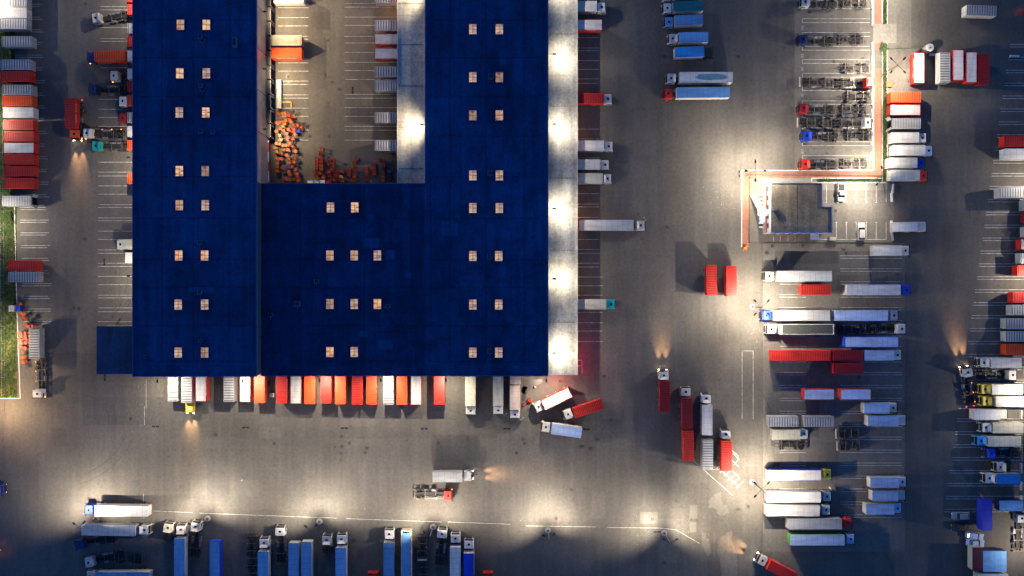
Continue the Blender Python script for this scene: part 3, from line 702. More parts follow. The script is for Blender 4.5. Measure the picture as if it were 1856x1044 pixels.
for px, py, lf in SK:
    z = ZL if lf else ZM; x, y = P(px, py, z+.3); m = MB(); f = pmat('skylight_frame', (.05,.09,.18), .5)
    hx, hy = .95, 1.28
    for s_ in (-1, 1): m.box(-hx-.12, hx+.12, s_*hy-.08, s_*hy+.08, 0, .42, f); m.box(s_*hx-.06, s_*hx+.06, -hy+.06, hy-.06, 0, .36, f)
    m.box(-hx+.06, hx-.06, -.04, .04, .20, .35, f)
    m.box(-.04, .04, -hy+.06, hy-.06, .22, .345, f)
    o = m.build('skylight', WH); o.location = (x, y, z+.002)
    m = MB(); m.box(-hx+.062, hx-.062, -hy+.062, hy-.062, .24, .30, SPM[rsk.randrange(9)]); m.build('pane', o)
# roof units
for px, py, lf, sx, sy, h in [(362,66,1,1.0,1.2,1.1),(366,74,1,1.3,.8,.5),(424,76,1,.9,2.4,1.6),(363,155,1,.9,1.0,1),(366,163,1,1.2,.7,.4),(363,238,1,1,1,1),(385,239,1,.9,1.1,.8),(361,440,1,1,1,.9),(361,530,1,1,1,.9),(263,647,1,.8,.8,.6),
                             (890,138,0,1.3,1.3,1.0),(888,313,0,1.3,1.3,1.0),(887,465,0,1.3,1.3,1.0),(888,637,0,1.3,1.3,1.0),(573,510,0,1.2,1.2,.6),(538,551,0,1.4,1.4,1.0),(702,555,0,1.3,1.1,1.0),(362,618,1,.8,.8,.8),(490,571,0,1.2,1,.3)]:
    z = ZL if lf else ZM; x, y = P(px, py, z+h); m = MB(); m.cbox(0, 0, sx, sy, 0, h, pmat('vent_housing', (.06,.12,.22), .5, .2)); m.cbox(.05, .05, sx*.6, sy*.6, h+.001, h+.12, plastic()); m.cbox(0, -sy/2-.3, .1, .6, .02, .2, galv())
    o = m.build('roof_vent', WH); o.location = (x, y, z+.001)
# faint walkway strips and lightning conductor lines on the roofs
wm = pmat('walkway_strip', (.03,.12,.26), .8, 0, .3, .5)
wire = pmat('conductor_wire', (.01,.03,.08), .6, .2)
def conductor(pts, z):
    m = MB(); a, b = P(*pts[0], z), P(*pts[-1], z); m.tube((*a, z+.03), (*b, z+.03), .025, wire, n=4)
    for q in pts: x, y = P(*q, z); m.cbox(x, y, .22, .22, z+.002, z+.07, plastic())
    m.build('conductor_line', WH)
for px, z, lo in [(x, ZL, -150) for x in (249, 293, 350, 415, 459)] + [(x, ZM, 334) for x in (484, 545, 622, 660, 745)] + [(x, ZM, -150) for x in (780, 815, 880, 950, 986)]:
    conductor([(px, lo+6+k*13.5) for k in range(60) if lo+6+k*13.5 < 676], z)
for py in (36, 104, 175, 246, 320, 395, 470, 520, 590, 655):
    conductor([(246+k*14, py) for k in range(16)], ZL); conductor([(779+k*14, py+.7) for k in range(15)], ZM)
    if py > 340: conductor([(487+k*18, py+.4) for k in range(16)], ZM)
rq = random.Random(31)
for k in range(26):   # repaired and weathered panels of membrane
    lf = k % 3 == 0; z = ZL if lf else ZM
    if lf: px, py = rq.uniform(250, 440), rq.uniform(10, 650)
    elif k % 3 == 1: px, py = rq.uniform(790, 960), rq.uniform(10, 650)
    else: px, py = rq.uniform(490, 740), rq.uniform(345, 650)
    a, b, c, d = rp_(px, py, px+rq.choice((10, 16, 30, 44)), py+rq.choice((10, 18, 26, 40)), z); q = 1
    m = MB(); m.box(a, b, c, d, z+.0005, z+.006+.0004*k, pmat('membrane_%d' % (k % 5), (.004*(.8+.1*(k % 5)), .06*(.90+.05*(k % 5)), .17*(.90+.05*(k % 5))), .7, 0, .35, .6, spec=.2)); m.build('roof_patch', WH)
for px, py, lf in [(262,40,1),(262,300,1),(262,560,1),(446,170,1),(446,430,1),(500,360,0),(500,500,0),(500,640,0),(750,400,0),(750,560,0),(965,90,0),(965,260,0),(965,430,0),(965,600,0),(790,200,0),(790,460,0)]:
    z = ZL if lf else ZM; x, y = P(px, py, z); m = MB(); m.tube((x, y, z+.001), (x, y, z+.10), .28, plastic(), n=10); m.build('roof_drain', WH)
# courtyard wall: striped guard band, seams, dock shelters
xw = LW[1]
m = MB(); rw, ww = pmat('band_red', (.5,.04,.02), .5, 0, .2), pmat('band_white', (.7,.68,.64), .5, 0, .2)
for i in range(22):
    a, b = G(0, 330-i*17.5)[1], G(0, 330-(i+1)*17.5)[1]; m.box(xw-.02, xw+.16, a, b, 1.9, 2.45, (ww, rw)[i % 2])
m.build('guard_band', wl)
m = MB()
for py in (36, 108, 180, 252): y = G(0, py)[1]; m.box(xw-.02, xw+.05, y-.05, y+.05, .1, ZL-.52, plastic())
m.build('wall_seam', wl)
m = MB(); m.box(xw-.02, xw+.04, G(0,336)[1], ytop-.3, .0, 1.6, pmat('plinth', (.14,.13,.13), .8)); m.build('plinth', wl)
def shelter(x, y, ang, wdt=3.2, dep=.9, h=4.6):
    m = MB(); f = pmat('shelter_rim', (.30,.29,.28), .6, 0, .3); bk = pmat('shelter_curtain', (.02,.02,.022), .8)
    for s_ in (-1, 1): m.box(0, dep, s_*wdt/2-.12, s_*wdt/2+.12, .3, h, bk); m.box(dep, dep+.07, s_*wdt/2-.16, s_*wdt/2+.16, .3, h, f)
    m.box(0, dep, -wdt/2+.12, wdt/2-.12, h-.25, h-.05, bk); m.box(dep, dep+.07, -wdt/2+.16, wdt/2-.16, h-.8, h-.02, f); m.box(.0, .08, -wdt/2+.12, wdt/2-.12, .9, h-.26, pmat('dock_door', (.35,.34,.33), .5))
    o = m.build('dock_shelter', wl); o.location = (x, y, 0); o.rotation_euler[2] = R(ang)
for k in range(10): shelter(xw+.17, G(0, 8+k*26)[1], 0, 3.0)
for k in range(0, 19): shelter(wx-.02, G(0, 14+k*23.5)[1] if k < 12 else G(0, 300+(k-11)*27)[1], 180, 2.9, .7)
for px in (315, 338, 364, 391, 414, 444, 470): shelter(G(px, 0)[0], LW[2]-.02, -90, 2.8, .25)
for px in (511, 537, 561, 591, 617, 646, 672, 704, 728, 754, 796, 822, 852, 877, 903, 933): shelter(G(px, 0)[0], yb-.0, -90, 2.7, .25)
for k in range(17): shelter(xb-.15, G(0, 20+k*38)[1], 0, 3.2, .6); 
m = MB(); a = G(503, 146); b = G(511, 197); m.box(a[0], b[0], b[1], a[1], 0, 1.0, conc_block()); tag(m.build('concrete_plinth'), 'pale concrete plinth along the courtyard dock wall', 'plinth')
m = MB(); gy = pmat('guard_yellow', (.72,.45,.03), .5, 0, .3)
for (ax, ay, bx, by) in ((508,186,529,186), (529,186,529,196), (508,186,508,196)):
    a, b = G(ax, ay), G(bx, by)
    for z in (.5, 1.0): m.tube((*a, z), (*b, z), .05, gy, n=6)
    for q in (a, b): m.tube((*q, 0), (*q, 1.05), .06, gy, n=6)
tag(m.build('guard_rail'), 'yellow guard rail beside the pale plinth in the courtyard', 'guard rail')
m = MB(); 
for i, (px, py) in enumerate(((564,331),(575,331),(586,330),(598,331))): a = G(px, py+6); m.cbox(a[0], a[1]+.6, 1.3, 1.2, 0, 1.4, (conc_block(), paint('light_blue'), conc_block(), paint('red'))[i])
tag(m.build('bale_stack'), 'white and blue wrapped bales against the courtyard back wall', 'bales')

# ================================================================ gatehouse (flat roofed office)
GH = empty('gatehouse'); tag(GH, 'two storey flat roofed office with blue parapet and outside stair', 'office building'); ZG = 7.6
gx0, gx1, gy0, gy1 = rp_(1397, 333, 1489, 421, ZG); ex0, ex1, ey0, ey1 = rp_(1489, 376, 1508, 421, ZG)
gr = roof_mat('gatehouse_roof', (.27,.225,.165), (.215,.18,.135), 2.6, 40, .04); gw = pmat('gatehouse_wall', (.50,.48,.46), .5, 0, .2); gb_ = pmat('parapet_blue', (.02,.08,.34), .45, 0, .2); gwht = pmat('parapet_white', (.7,.7,.68), .5)
m = MB(); m.box(gx0, gx1, gy0, gy1, 0, ZG-.15, gw, gr); m.box(gx1+.002, ex1, gy0+.002, ey1, 0, ZG-.16, gw, gr); wallg = m.build('wall', GH)
m = MB()
for a, mm in (((gx0-.1, gx1+.1, gy1, gy1+.22), gb_), ((gx0-.1, gx0+.12, gy0+.1, gy1), gwht), ((gx0+.12, ex1+.1, gy0-.1, gy0+.1), gb_), ((gx1, gx1+.2, ey1+.1, gy1), gb_), ((ex1-.1, ex1+.1, gy0+.1, ey1), gb_), ((gx1+.2, ex1+.1, ey1, ey1+.2), gb_)): m.box(*a, ZG-.9, ZG+.02, mm)
m.build('parapet', GH)
m = MB(); m.box(gx0+6.3, gx0+6.5, gy0+.1, gy1, ZG-.149, ZG-.10, gr); m.build('roof_seam', GH)
rb = pmat('facade_red', (.48,.05,.03), .5); 
m = MB(); m.box(gx0-.06, gx0-.003, gy0+.2, gy1-.2, 3.1, 4.3, rb); m.box(gx0+.2, ex1-2.5, gy0-.06, gy0-.003, 3.2, 4.1, rb); m.build('facade_band', GH)
for k in range(6):
    for s_ in range(2):
        m = MB(); xx = gx0+1.6+k*2.2; m.box(xx, xx+1.2, gy0-.05, gy0-.004, 1.0+s_*3.4, 2.2+s_*3.4, glass()); m.box(xx-.06, xx+1.26, gy0-.045, gy0-.003, .94+s_*3.4, .999+s_*3.4, gwht); m.build('window', GH)
for k in range(5):
    m = MB(); yy = gy0+1.2+k*2.3; m.box(gx0-.10, gx0-.064, yy, yy+1.2, 4.6, 5.8, glass()); m.build('window', GH)
m = MB(); q = P(1487, 427, 2.8); m.cbox(q[0]-1.4, gy0-.8, 2.2, 1.4, 2.7, 2.8, paint('light_blue')); m.build('door_canopy', GH)
m = MB(); st = pmat('stair_metal', (.62,.60,.55), .5, .2)   # outside stair
sx, sy0, sy1 = gx0-1.6, G(0, 350)[1]-.5, G(0, 392)[1]
for i in range(14):
    t = i/13; yy = sy0+(sy1-sy0)*t*.75; m.cbox(sx-1.1+t*.9, yy, 1.3, .42, .3+4.0*t, .36+4.0*t, st)
m.box(sx-.8, gx0-.02, sy1-.2, sy1+1.5, 4.25, 4.4, st)
for z0 in (4.4, 5.3):
    m.tube((sx-.8, sy1-.2, z0), (sx-.8, sy1+1.5, z0), .04, st, n=6)
for i in (0, 1): m.tube((sx-1.7+i*1.2, sy0, 1.3), (sx-.8+i*1.2, sy1+1.5, 5.3), .05, st, n=6); m.tube((sx-1.7+i*1.2, sy0, .3), (sx-.8+i*1.2, sy1+1.5, 4.3), .1, st, n=6)
m.build('stair', GH)
m = MB(); m.cbox(sx+.3, sy1-1.0, 1.4, 1.6, 4.5, 4.62, paint('light_blue')); m.build('stair_canopy', GH)
m = MB()
for i in range(9): a = G(1379, 354+i*7.2); m.cbox(a[0], a[1], 1.1, .35, 0, .5, conc_block())
tag(m.build('step_blocks'), 'row of pale concrete blocks left of the office stair', 'blocks')
m = MB(); a = P(1404, 378, ZG); m.cbox(a[0], a[1], 1.1, .9, ZG-.149, ZG+.5, galv()); m.build('roof_hatch', GH)
m = MB()
for s_ in (0, 1): m.tube((a[0]+.5+s_*.6, a[1]-.4, ZG-.08), (a[0]+2.2+s_*.6, a[1]-4.2, ZG-.08), .05, galv(), n=6)
for k in range(6): m.tube((a[0]+.6+k*.3, a[1]-.7-k*.65, ZG-.08), (a[0]+1.2+k*.3, a[1]-.7-k*.65, ZG-.08), .04, galv(), n=6)
m.build('roof_ladder', GH)
m = MB(); a = G(1507, 433); m.cbox(a[0], a[1], 1.5, .8, 0, 1.2, paint('cream')); tag(m.build('grit_bin'), 'cream box beside the fence right of the office', 'bin')

# fences
def fence(pts, label, h=1.6, step=2.6, col=(.03,.10,.05), dens=.16):
    r = empty('fence'); tag(r, label, 'fence'); fm = pmat('fence_paint_%d' % int(col[1]*100), col, .5, .2)
    for (a, b) in zip(pts[:-1], pts[1:]):
        A, B = Vector(G(*a)), Vector(G(*b)); d = B-A; L_ = d.length; n = max(1, int(L_/step))
        for i in range(n+1):
            if n+1 <= 40 or i % 1 == 0:
                p = A+d*i/n; m = MB(); m.cbox(p.x, p.y, .08, .08, 0, h, fm); m.build('post', r)
        m = MB()
        for z in (.15, h-.1): m.tube((A.x, A.y, z), (B.x, B.y, z), .025, fm, n=4)
        k = int(L_/dens)
        for i in range(k): p = A+d*(i+.5)/k; m.cbox(p.x, p.y, .018, .018, .15, h-.1, fm)
        m.build('mesh_panel', r)
fence([(1356, 440), (1610, 440)], 'long green mesh fence below the office and car park')
fence([(1358, 317), (1598, 319)], 'green mesh fence along the red paved walk above the office')
fence([(1597, 80), (1598, 319)], 'green mesh fence beside the grass strip right of the truck bays')
fence([(1358, 322), (1357, 438)], 'low post fence beside the red walk left of the office', h=1.1, step=2.4)
fence([(1605, 90), (1692, 87)], 'green mesh fence north of the lit container corner')
fence([(4, -60), (5, 200), (6, 380), (8, 560), (9, 715)], 'wire fence with pale posts through the left grass verge', h=1.8, step=4, col=(.5,.5,.48), dens=.5)

# concrete blocks, barriers
def blockmk(L_=2.3, w_=.6, h=.55):
    def mk():
        m = MB(); m.loft([rrect(-w_/2, w_/2, -L_/2, L_/2, 0, .04, 1), rrect(-w_/2+.02, w_/2-.02, -L_/2+.02, L_/2-.02, .12, .04, 1), rrect(-w_/2+.14, w_/2-.14, -L_/2+.02, L_/2-.02, h, .04, 1)], conc_block()); return m.build('concrete_barrier')
    return mk
for py in (-9, 9, 27, 38, 85, 101, 117, 134, 157, 182, 207, 231, 255, 283): x, y = G(1580, py); place('barrier', blockmk(), x, y, 0, 'white concrete barrier', 'barrier', 'between truck bays and red walk', 'top')
for px, py, a in ((1618, 342, -6), (1616, 358, 2), (1615, 408, 0), (1617, 428, 8)): x, y = G(px, py); place('barrier', blockmk(), x, y, a, 'white concrete barrier', 'barrier', 'right of the car park', 'top')
for py in (672, 718, 751, 822, 848, 880, 905): x, y = G(1850 if py > 700 else 1856, py); place('barrier', blockmk(), x, y, 0, 'white concrete barrier', 'barrier', 'at the end of the right edge bays', 'top')
for px, py in ((1692, 99), (1764, 102), (1838, 102)):  x, y = G(px, py); place('barrier', blockmk(), x, y, 90, 'white concrete barrier', 'barrier', 'behind the upright containers', 'left')
# tank-like round hut and buoy
def hut():
    r = empty('round_tank'); m = MB(); m.tube((0,0,0), (0,0,2.2), 1.0, pmat('tank_shell', (.5,.5,.5), .5, .2), n=24); m.build('shell', r)
    m = MB(); m.tube((0,0,2.2), (0,0,2.45), 1.02, pmat('tank_lid', (.55,.54,.53), .5, .2), .85, n=24); m.build('lid', r)
    m = MB(); m.cbox(-.1,-.15,.3,.3,2.451,2.7,plastic()); m.build('hatch', r); return r
o = hut(); o.location = (*G(1679, 90), 0); tag(o, 'round pale tank beside the upright white container', 'tank')
# manholes and drains
def manhole():
    m = MB(); m.tube((0,0,0), (0,0,.012), .42, pmat('cast_iron', (.05,.042,.04), .6, .4, .4, 4), n=16); m.tube((0,0,.0121), (0,0,.016), .34, pmat('cast_iron2', (.08,.065,.06), .6, .4, .4, 4), n=16); return m.build('manhole_cover')
for px, py in ((391,788),(497,804),(633,803),(620,809),(619,791),(665,812),(662,820),(795,803),(848,794),(237,759),(936,821),(948,796),(951,804),(1107,761),(1348,997),(1356,918),(1183,941),(1455,445),(1400,446),(1512,445),(1514,382),(1210,412),(155,7),(154,203),(154,433),(134,558),(143,559),(562,247),(597,247),(1204,102),(1338,103),(1797,240),(1204,1020),(1008,940),(1095,682)):
    x, y = G(px, py); place('manhole', manhole, x, y, 0, 'round iron manhole cover', 'manhole cover', 'set in the yard', 'left', z=.053)
def drain():
    m = MB(); 
    for s_ in (-1, 1): m.cbox(s_*.5, 0, .8, .38, 0, .012, pmat('drain_iron', (.012,.011,.012), .6, .3, .2, 4))
    return m.build('drain_grate')
for px, py, a in ((282,773,0),(445,775,0),(624,776,0),(769,777,0),(919,777,0),(1063,778,0),(1191,964,0),(189,475,90),(190,684,90),(639,164,90),(1340,315,90)): x, y = G(px, py); place('drain', drain, x, y, a, 'pair of dark drain grates', 'drain', 'in the yard', 'left', z=.053)

# ================================================================ lamps (each lights its own pool)
LAMPC = (1.0, .86, .66)
def lamp_head(parent, loc, target, power, col=LAMPC, size=150, ang=0.0, es=6, rad=.12):
    h = MB(); h.loft([rrect(-.42, .42, -.20, .20, .0, .06, 1), rrect(-.38, .38, -.17, .17, .16, .06, 1)], plastic()); o = h.build('lamp_head', parent); o.location = loc; o.rotation_euler[2] = ang
    g_ = MB(); g_.box(-.26, .26, -.11, .11, -.025, -.002, pmat('lamp_lens_%d' % int(es*10), (.9,.9,.9), .3, 0, 0, emit=col, es=es)); g_.build('lens', o)
    d = Vector(target)-Vector(loc); d = Matrix.Rotation(-ang, 3, 'Z') @ d
    spot(o, (0, 0, -.06), tuple(Vector((0,0,-.06))+d), power, col, size, 1.0, rad)
def mast(px, py, dirs, power, label, reach=2.0, h=9.8, aim=12.0, base=True, col=LAMPC, size=160):
    r = empty('lamp_mast'); x, y = G(px, py); r.location = (x, y, 0)
    m = MB(); m.tube((0,0,.3), (0,0,h), .13, galv(), .07, n=10); m.build('pole', r)
    if base:
        m = MB(); m.tube((0,0,0), (0,0,.45), .78, pmat('mast_base', (.36,.35,.33), .8, 0, .3), .7, n=24); m.build('base', r)
        m = MB(); m.tube((0,0,.451), (0,0,.52), .3, steel(), n=10); m.build('flange', r)
    for a in dirs:
        t = R(a); c, s_ = math.cos(t), math.sin(t); m = MB(); m.tube((0,0,h-.05), (c*reach, s_*reach, h+.1), .05, steel(), n=6); m.build('arm', r)
        lamp_head(r, (c*(reach+.3), s_*(reach+.3), h), (c*(reach+.3+aim), s_*(reach+.3+aim), 0), power, col, size, t)
    tag(r, label, 'lamp mast')
    return r
X4 = (45, 135, 225, 315); PW = 5600
mast(1363, 556, X4, PW*1.15, 'four armed lamp mast left of the blue semi truck at mid height')
mast(1363, 873, X4, PW*1.0, 'four armed lamp mast beside the painted crosshatch at lower right')
mast(1352, 318, (0, 90, 180, 270), PW*1.0, 'four armed lamp mast at the red walk corner left of the office', base=False)
mast(1573, 328, (95, 235), PW*1.2, 'two armed lamp mast on the grass above the car park', base=False)
mast(1600, 134, X4, PW*.75, 'four armed lamp mast on the grass strip near the upright containers', base=False)
mast(1596, -30, X4, PW*.5, 'four armed lamp mast beside the red walk at the top edge', base=False)
for px, py, lab in ((175, 940, 'two armed lamp mast between the blue and white semi trucks at lower left'), (376, 940, 'two armed lamp mast beside the white truck cabs at lower left'), (579, 945, 'two armed lamp mast above the pair of blue trailers'), (785, 955, 'two armed lamp mast above the bare chassis trailer at bottom'), (993, 961, 'two armed lamp mast on the open yard at bottom centre'), (1204, 966, 'two armed lamp mast at the bottom beside the angled white line')):
    mast(px, py, (142, 52) if px < 1100 else (150, 30), PW*1.25, lab, reach=1.5, aim=10, size=116)
# left and right boundary masts
mast(2, 405, (-10, 20), PW*.24, 'lamp mast on the left grass verge above the empty bays', aim=5, reach=1.4, base=False)
mast(-4, 618, (0, -30), PW*.3, 'lamp mast on the left grass verge beside the roll cages', aim=6, base=False, col=(1,.82,.5))
mast(-16, 225, (0,), PW*.36, 'lamp mast beyond the left red container stack', aim=6, reach=1.4, base=False)
mast(-18, 10, (0,), PW*.42, 'lamp mast at the top of the left edge', aim=6, base=False)
mast(-10, 745, (5,), PW*.75, 'warm lamp mast at the corner of the left verge', aim=7, base=False, col=(1,.66,.36))
mast(1884, 330, (180,), PW*.4, 'lamp mast beyond the right edge near the blue corrugated container', aim=8, base=False)
mast(1884, 505, (180,), PW*.5, 'lamp mast beyond the right edge near the red containers', aim=9, base=False)
mast(1868, 722, (180,), PW*.6, 'lamp mast beyond the right edge behind the yellow trucks', aim=4, base=False)
mast(1866, 985, (180,), PW*.35, 'lamp mast at the lower right corner', aim=3, base=False)
def wall_lamp(px, py, z, dx, dy, power, label, col=LAMPC, aim=15.0, arm=.9, size=160, real=None):
    r = empty('wall_lamp'); x, y = real if real else P(px, py, z); r.location = (x, y, z)
    m = MB(); m.tube((-dx*.3, -dy*.3, 0), (dx*arm, dy*arm, .05), .05, galv(), n=6); m.build('bracket', r)
    lamp_head(r, (dx*arm, dy*arm, 0), (dx*(arm+aim), dy*(arm+aim), -z), power, col, size, math.atan2(dy, dx), rad=.1)
    tag(r, label, 'wall lamp'); return r
for py, p, n_ in ((-40, 1.3, 'topmost'), (98, 1.25, 'second'), (225, 1.2, 'third'), (378, 1.2, 'fourth'), (505, 1.2, 'fifth'), (640, 1.6, 'lowest')): wall_lamp(995, py, ZM+2.3, 1, 0, PW*.27*p, f'{n_} wall lamp on the warehouse roof edge over the east canopy', aim=10, size=150, arm=1.3)
for px, n_, z, yy in ((285, 'first', 11.5, 684), (440, 'second', 11.5, 684), (579, 'third', 10.4, 682.5), (690, 'fourth', 10.4, 682.5), (808, 'fifth', 10.4, 682.5), (990, 'last', 9.6, 683)): wall_lamp(px, yy, z, 0, -1, PW*.75, f'{n_} wall lamp along the south roof edge above the docks')
for py, n_ in ((-20, 'top'), (285, 'middle'), (500, 'lower')): wall_lamp(239.5, py, 12.4, -1, 0, PW*.5, f'{n_} wall lamp on the west roof edge', aim=6)
YEL = (1.0, .76, .46)
for py, n_, p in ((-40, 'top', 1.0), (40, 'upper', 1.1), (140, 'middle', .9), (245, 'lower', .6)): wall_lamp(0, 0, 9.5, 1, 0, PW*p, f'{n_} warm wall lamp on the west side of the courtyard', col=YEL, aim=16, real=(xw+.05, G(0, py)[1]))
for py, n_, p in ((-20, 'upper', .22), (226, 'lower', .28)): wall_lamp(771, py, ZM+2.0, -1, 0, PW*p*1.7, f'{n_} wall lamp over the courtyard canopy', col=(1,.8,.55), aim=12, size=120)
# warm dock lights under the canopies, one red signal lamp, an added corner lamp for truck tail glow
for px, py, n_, p, c in ((1022, 250, 'upper', 130, (1,.42,.14)), (1020, 395, 'middle', 200, (1,.42,.14)), (1022, 515, 'lower', 90, (1,.42,.14)), (1030, 655, 'red', 300, (1,.01,.06)), (738, 18, 'courtyard', 160, (1,.42,.14)), (1006, 688, 'red corner', 130, (1,.13,.05)), (1020, 150, 'top', 70, (1,.42,.14))):
    r = empty('dock_light'); x, y = G(px, py); r.location = (x, y, ZC-.5 if 'corner' not in n_ else 3.0); m = MB(); m.cbox(0, 0, .3, .3, .03, .31, plastic()); m.build('housing', r)
    m = MB(); m.tube((0,0,-.06), (0,0,.029), .1, pmat('dock_lens_'+('r' if c[1] < .2 else 'w'), c, .4, 0, 0, emit=c, es=3), n=10); m.build('lens', r); point(r, (0,0,-.25), p, c, .1)
    tag(r, f'{n_} dock light under the canopy edge', 'dock light')

# ================================================================ vehicles and containers
def V(spec, px, py, ang, look, cat, phrase, axis='top', zr=3.9, z=0.0):
    x, y = P(px, py, zr); return place(spec[0], spec[1], x, y, ang, look, cat, phrase, axis, z)
def VC(spec, px, py, ang, look, cat, phrase, axis='top', off=LB/2+1.45, zr=2.95):
    """placed by where its cab roof shows"""
    x, y = P(px, py, zr); return place(spec[0], spec[1], x-off*math.cos(R(ang)), y-off*math.sin(R(ang)), ang, look, cat, phrase, axis)
CT = 'container'
LOOK = {'red': ('red', None, .43), 'orange': ('orange', None, .43), 'dark_red': ('dark_red', None, .43), 'silver': ('silver', 'grey', .64), 'white': ('white', None, 0), 'whitered': ('white', 'red', 0), 'cream': ('cream', None, 0), 'plainred': ('red', None, 0), 'plainorange': ('orange', None, 0)}
NAME = {'red': 'red ribbed container', 'orange': 'orange ribbed container', 'dark_red': 'dark red ribbed container', 'silver': 'silver ribbed container', 'white': 'plain white container', 'whitered': 'white roofed container with red sides', 'cream': 'cream container', 'plainred': 'smooth red container', 'plainorange': 'smooth orange container'}
def cont(k, px, py, ang, phrase, axis='top', carried=False, text=None, **kw):
    r, s_, c = LOOK[k]; t = (k in ('red', 'orange', 'whitered', 'plainred', 'plainorange')) if text is None else text
    spec = container(r, s_, c, legs=not carried, text=t, z0=1.33 if carried else 1.15, **kw)
    return V(spec, px, py, ang, NAME[k], CT, phrase, axis, 4.1 if carried else 3.93)
# --- stack down the left edge (doors to the right)
for k, x, y in [('white',21,-18),('silver',21,3),('white',21,23),('silver',21,43),('silver',30,75),('silver',28,117),('red',28,138),('silver',31,163),('orange',31,183),('white',33,204),('red',33,226),('red',34,247),('whitered',34,268),('red',34,289),('red',34,310),('red',34,332)]:
    cont(k, x, y, 180, 'in the left edge stack', text=False)
V(container('silver', 'grey', .4, open_end=True), 31, 364, 0, 'silver container with open dark end', CT, 'at the foot of the left edge stack')
cont('red', 41, 481, 180, 'alone in the left edge bays', text=False); cont('silver', 42, 502, 180, 'below the lone red container in the left bays')
# --- west side of the warehouse
PW_ = 'on the west side docks'
for k, y in (('red',17),('silver',51),('red',75),('white',134),('red',156),('orange',182),('silver',213),('white',238),('orange',263),('orange',324),('red',-6),('white',101)): cont(k, 258 if k != 'orange' or y > 190 else 257, y, 180, PW_, text=False)
VC(chassis_truck('white', 'high', 0), 173, 32, 189, 'white bare chassis truck reversing askew', 'truck', 'at the top of the west yard')
VC(chassis_truck('dark_blue', 'low', 0, markers=True), 165, 103, 181, 'dark blue truck under a red container', 'truck', PW_)
V(container('orange', None, .43, legs=False, z0=1.33, text=True), 198, 101, 181, 'orange ribbed container carried by the dark blue truck', CT, PW_, zr=4.1)
VC(chassis_truck('white', 'low', 0, markers=True), 206, 137, 180, 'white truck backed under a white container', 'truck', PW_)
VC(chassis_truck('dark_blue', 'high', 0), 168, 161, 180, 'dark blue bare chassis truck', 'truck', PW_)
VC(chassis_truck('white', 'high', 0, markers=True), 157, 241, 180, 'white bare chassis truck with amber lamps', 'truck', PW_)
VC(chassis_truck('teal', 'high', 0), 173, 264, 180, 'teal bare chassis truck with open door', 'truck', PW_)
VC(chassis_truck('dark_red', 'low', 0), 222, 214, 180, 'dark red truck cab', 'truck', PW_)
VC(chassis_truck('white', 'low', 0), 222, 183, 180, 'white truck backed to an orange container', 'truck', PW_)
VC(box_truck('white', 'cream', L=7.0, style='low'), 218, 443, 180, 'white cab box truck with cream body', 'truck', PW_, off=4.8)
cont('white', 254, 467, 180, 'beside the cream box truck'); 
# red truck driving down the west lane
V(chassis_truck('orange', 'low', 1.6, markers=True), 131, 204, -90, 'red truck driving down the west lane with headlights on', 'truck', 'left of the docks', zr=3.9)
cont('red', 127, 205, -90, 'on the truck driving down', carried=True)
# lower left rig
VC(chassis_truck('white', 'high', 0, markers=True), 67, 714, -90, 'white bare chassis truck facing down', 'truck', 'at the lower left corner')
V(drawbar_trailer(), 70, 622, -90, 'drawbar trailer under a silver container', 'trailer', 'at the lower left corner', zr=1.1)
cont('silver', 62, 623, -90, 'on the trailer at lower left', carried=True)
# --- south dock row
SD = 'at the south docks'
for k, x, f in [('silver',313.5,727),('silver',338,730),('whitered',364,727),('silver',414.5,728),('whitered',444,728),('plainorange',470,730),('plainred',510.5,731),('whitered',536,731),('plainorange',561,732),('red',591,731),('plainorange',616.5,732),('red',647,733),('orange',673,733),('silver',704,733),('plainorange',728.5,733),('whitered',754,733),('plainred',796,733)]:
    cont(k, x, f-26.8, -90, SD, 'left')
V(box_truck('white', 'cream', L=7.3), 852.5, 709.5, -90, 'cream box truck with small cab', 'truck', SD, 'left', zr=3.85)
V(box_truck('white', 'cream', L=7.2, door=1), 903, 709, -90, 'cream box truck with open cab door', 'truck', SD, 'left', zr=3.85)
V(box_truck('white', 'pink', L=6.0, door=1), 933.5, 721, -90, 'pinkish white box truck standing out furthest', 'truck', SD, 'left', zr=3.85)
V(container('pink', L=3.6, legs=True), 934, 683, -90, 'short pinkish box behind the box truck', CT, SD, 'left')
x, y = G(347, 737)
def yardtug():
    r = empty('yard_tractor'); c = paint('yellow'); m = MB(); m.loft([rrect(-1.5,1.5,-1.15,1.15,.5,.15), rrect(-1.5,1.5,-1.15,1.15,1.1,.15)], c); m.build('body', r)
    m = MB(); m.loft([rrect(-.5,1.2,-.55,1.1,1.1,.15), rrect(-.35,1.0,-.5,1.0,2.6,.2)], c); b = m.build('cab', r)
    m = MB(); m.box(1.06, 1.12, -.4, .95, 1.5, 2.3, glass()); m.build('windshield', b)
    m = MB(); m.tube((.2,.2,2.601), (.2,.2,2.78), .10, pmat('beacon', (1,.6,.1), .3, 0, 0, emit=(1,.55,.08), es=4), n=10); m.build('beacon', r); point(r, (.2,.2,2.95), 18, (1,.6,.1), .08)
    for xx in (-1.0, .9):
        for yy in (-1.0, 1.0): wheel(r, xx, yy, .48, .35)
    for s_ in (-1, 1):
        m = MB(); m.box(1.5, 1.56, s_*.8-.15, s_*.8+.15, .7, .9, hl_on()); h = m.build('headlight', r); spot(h, (1.65, s_*.8, .85), (13, s_*.8, 0), 2600, (1,.58,.27), 48, 1.0, .08, 'headlight_beam')
    return r
place('tug', yardtug, x, y, -90, 'yellow yard tractor with beacon and headlights in front of the docks', 'yard tractor', 'at lower left', 'left')
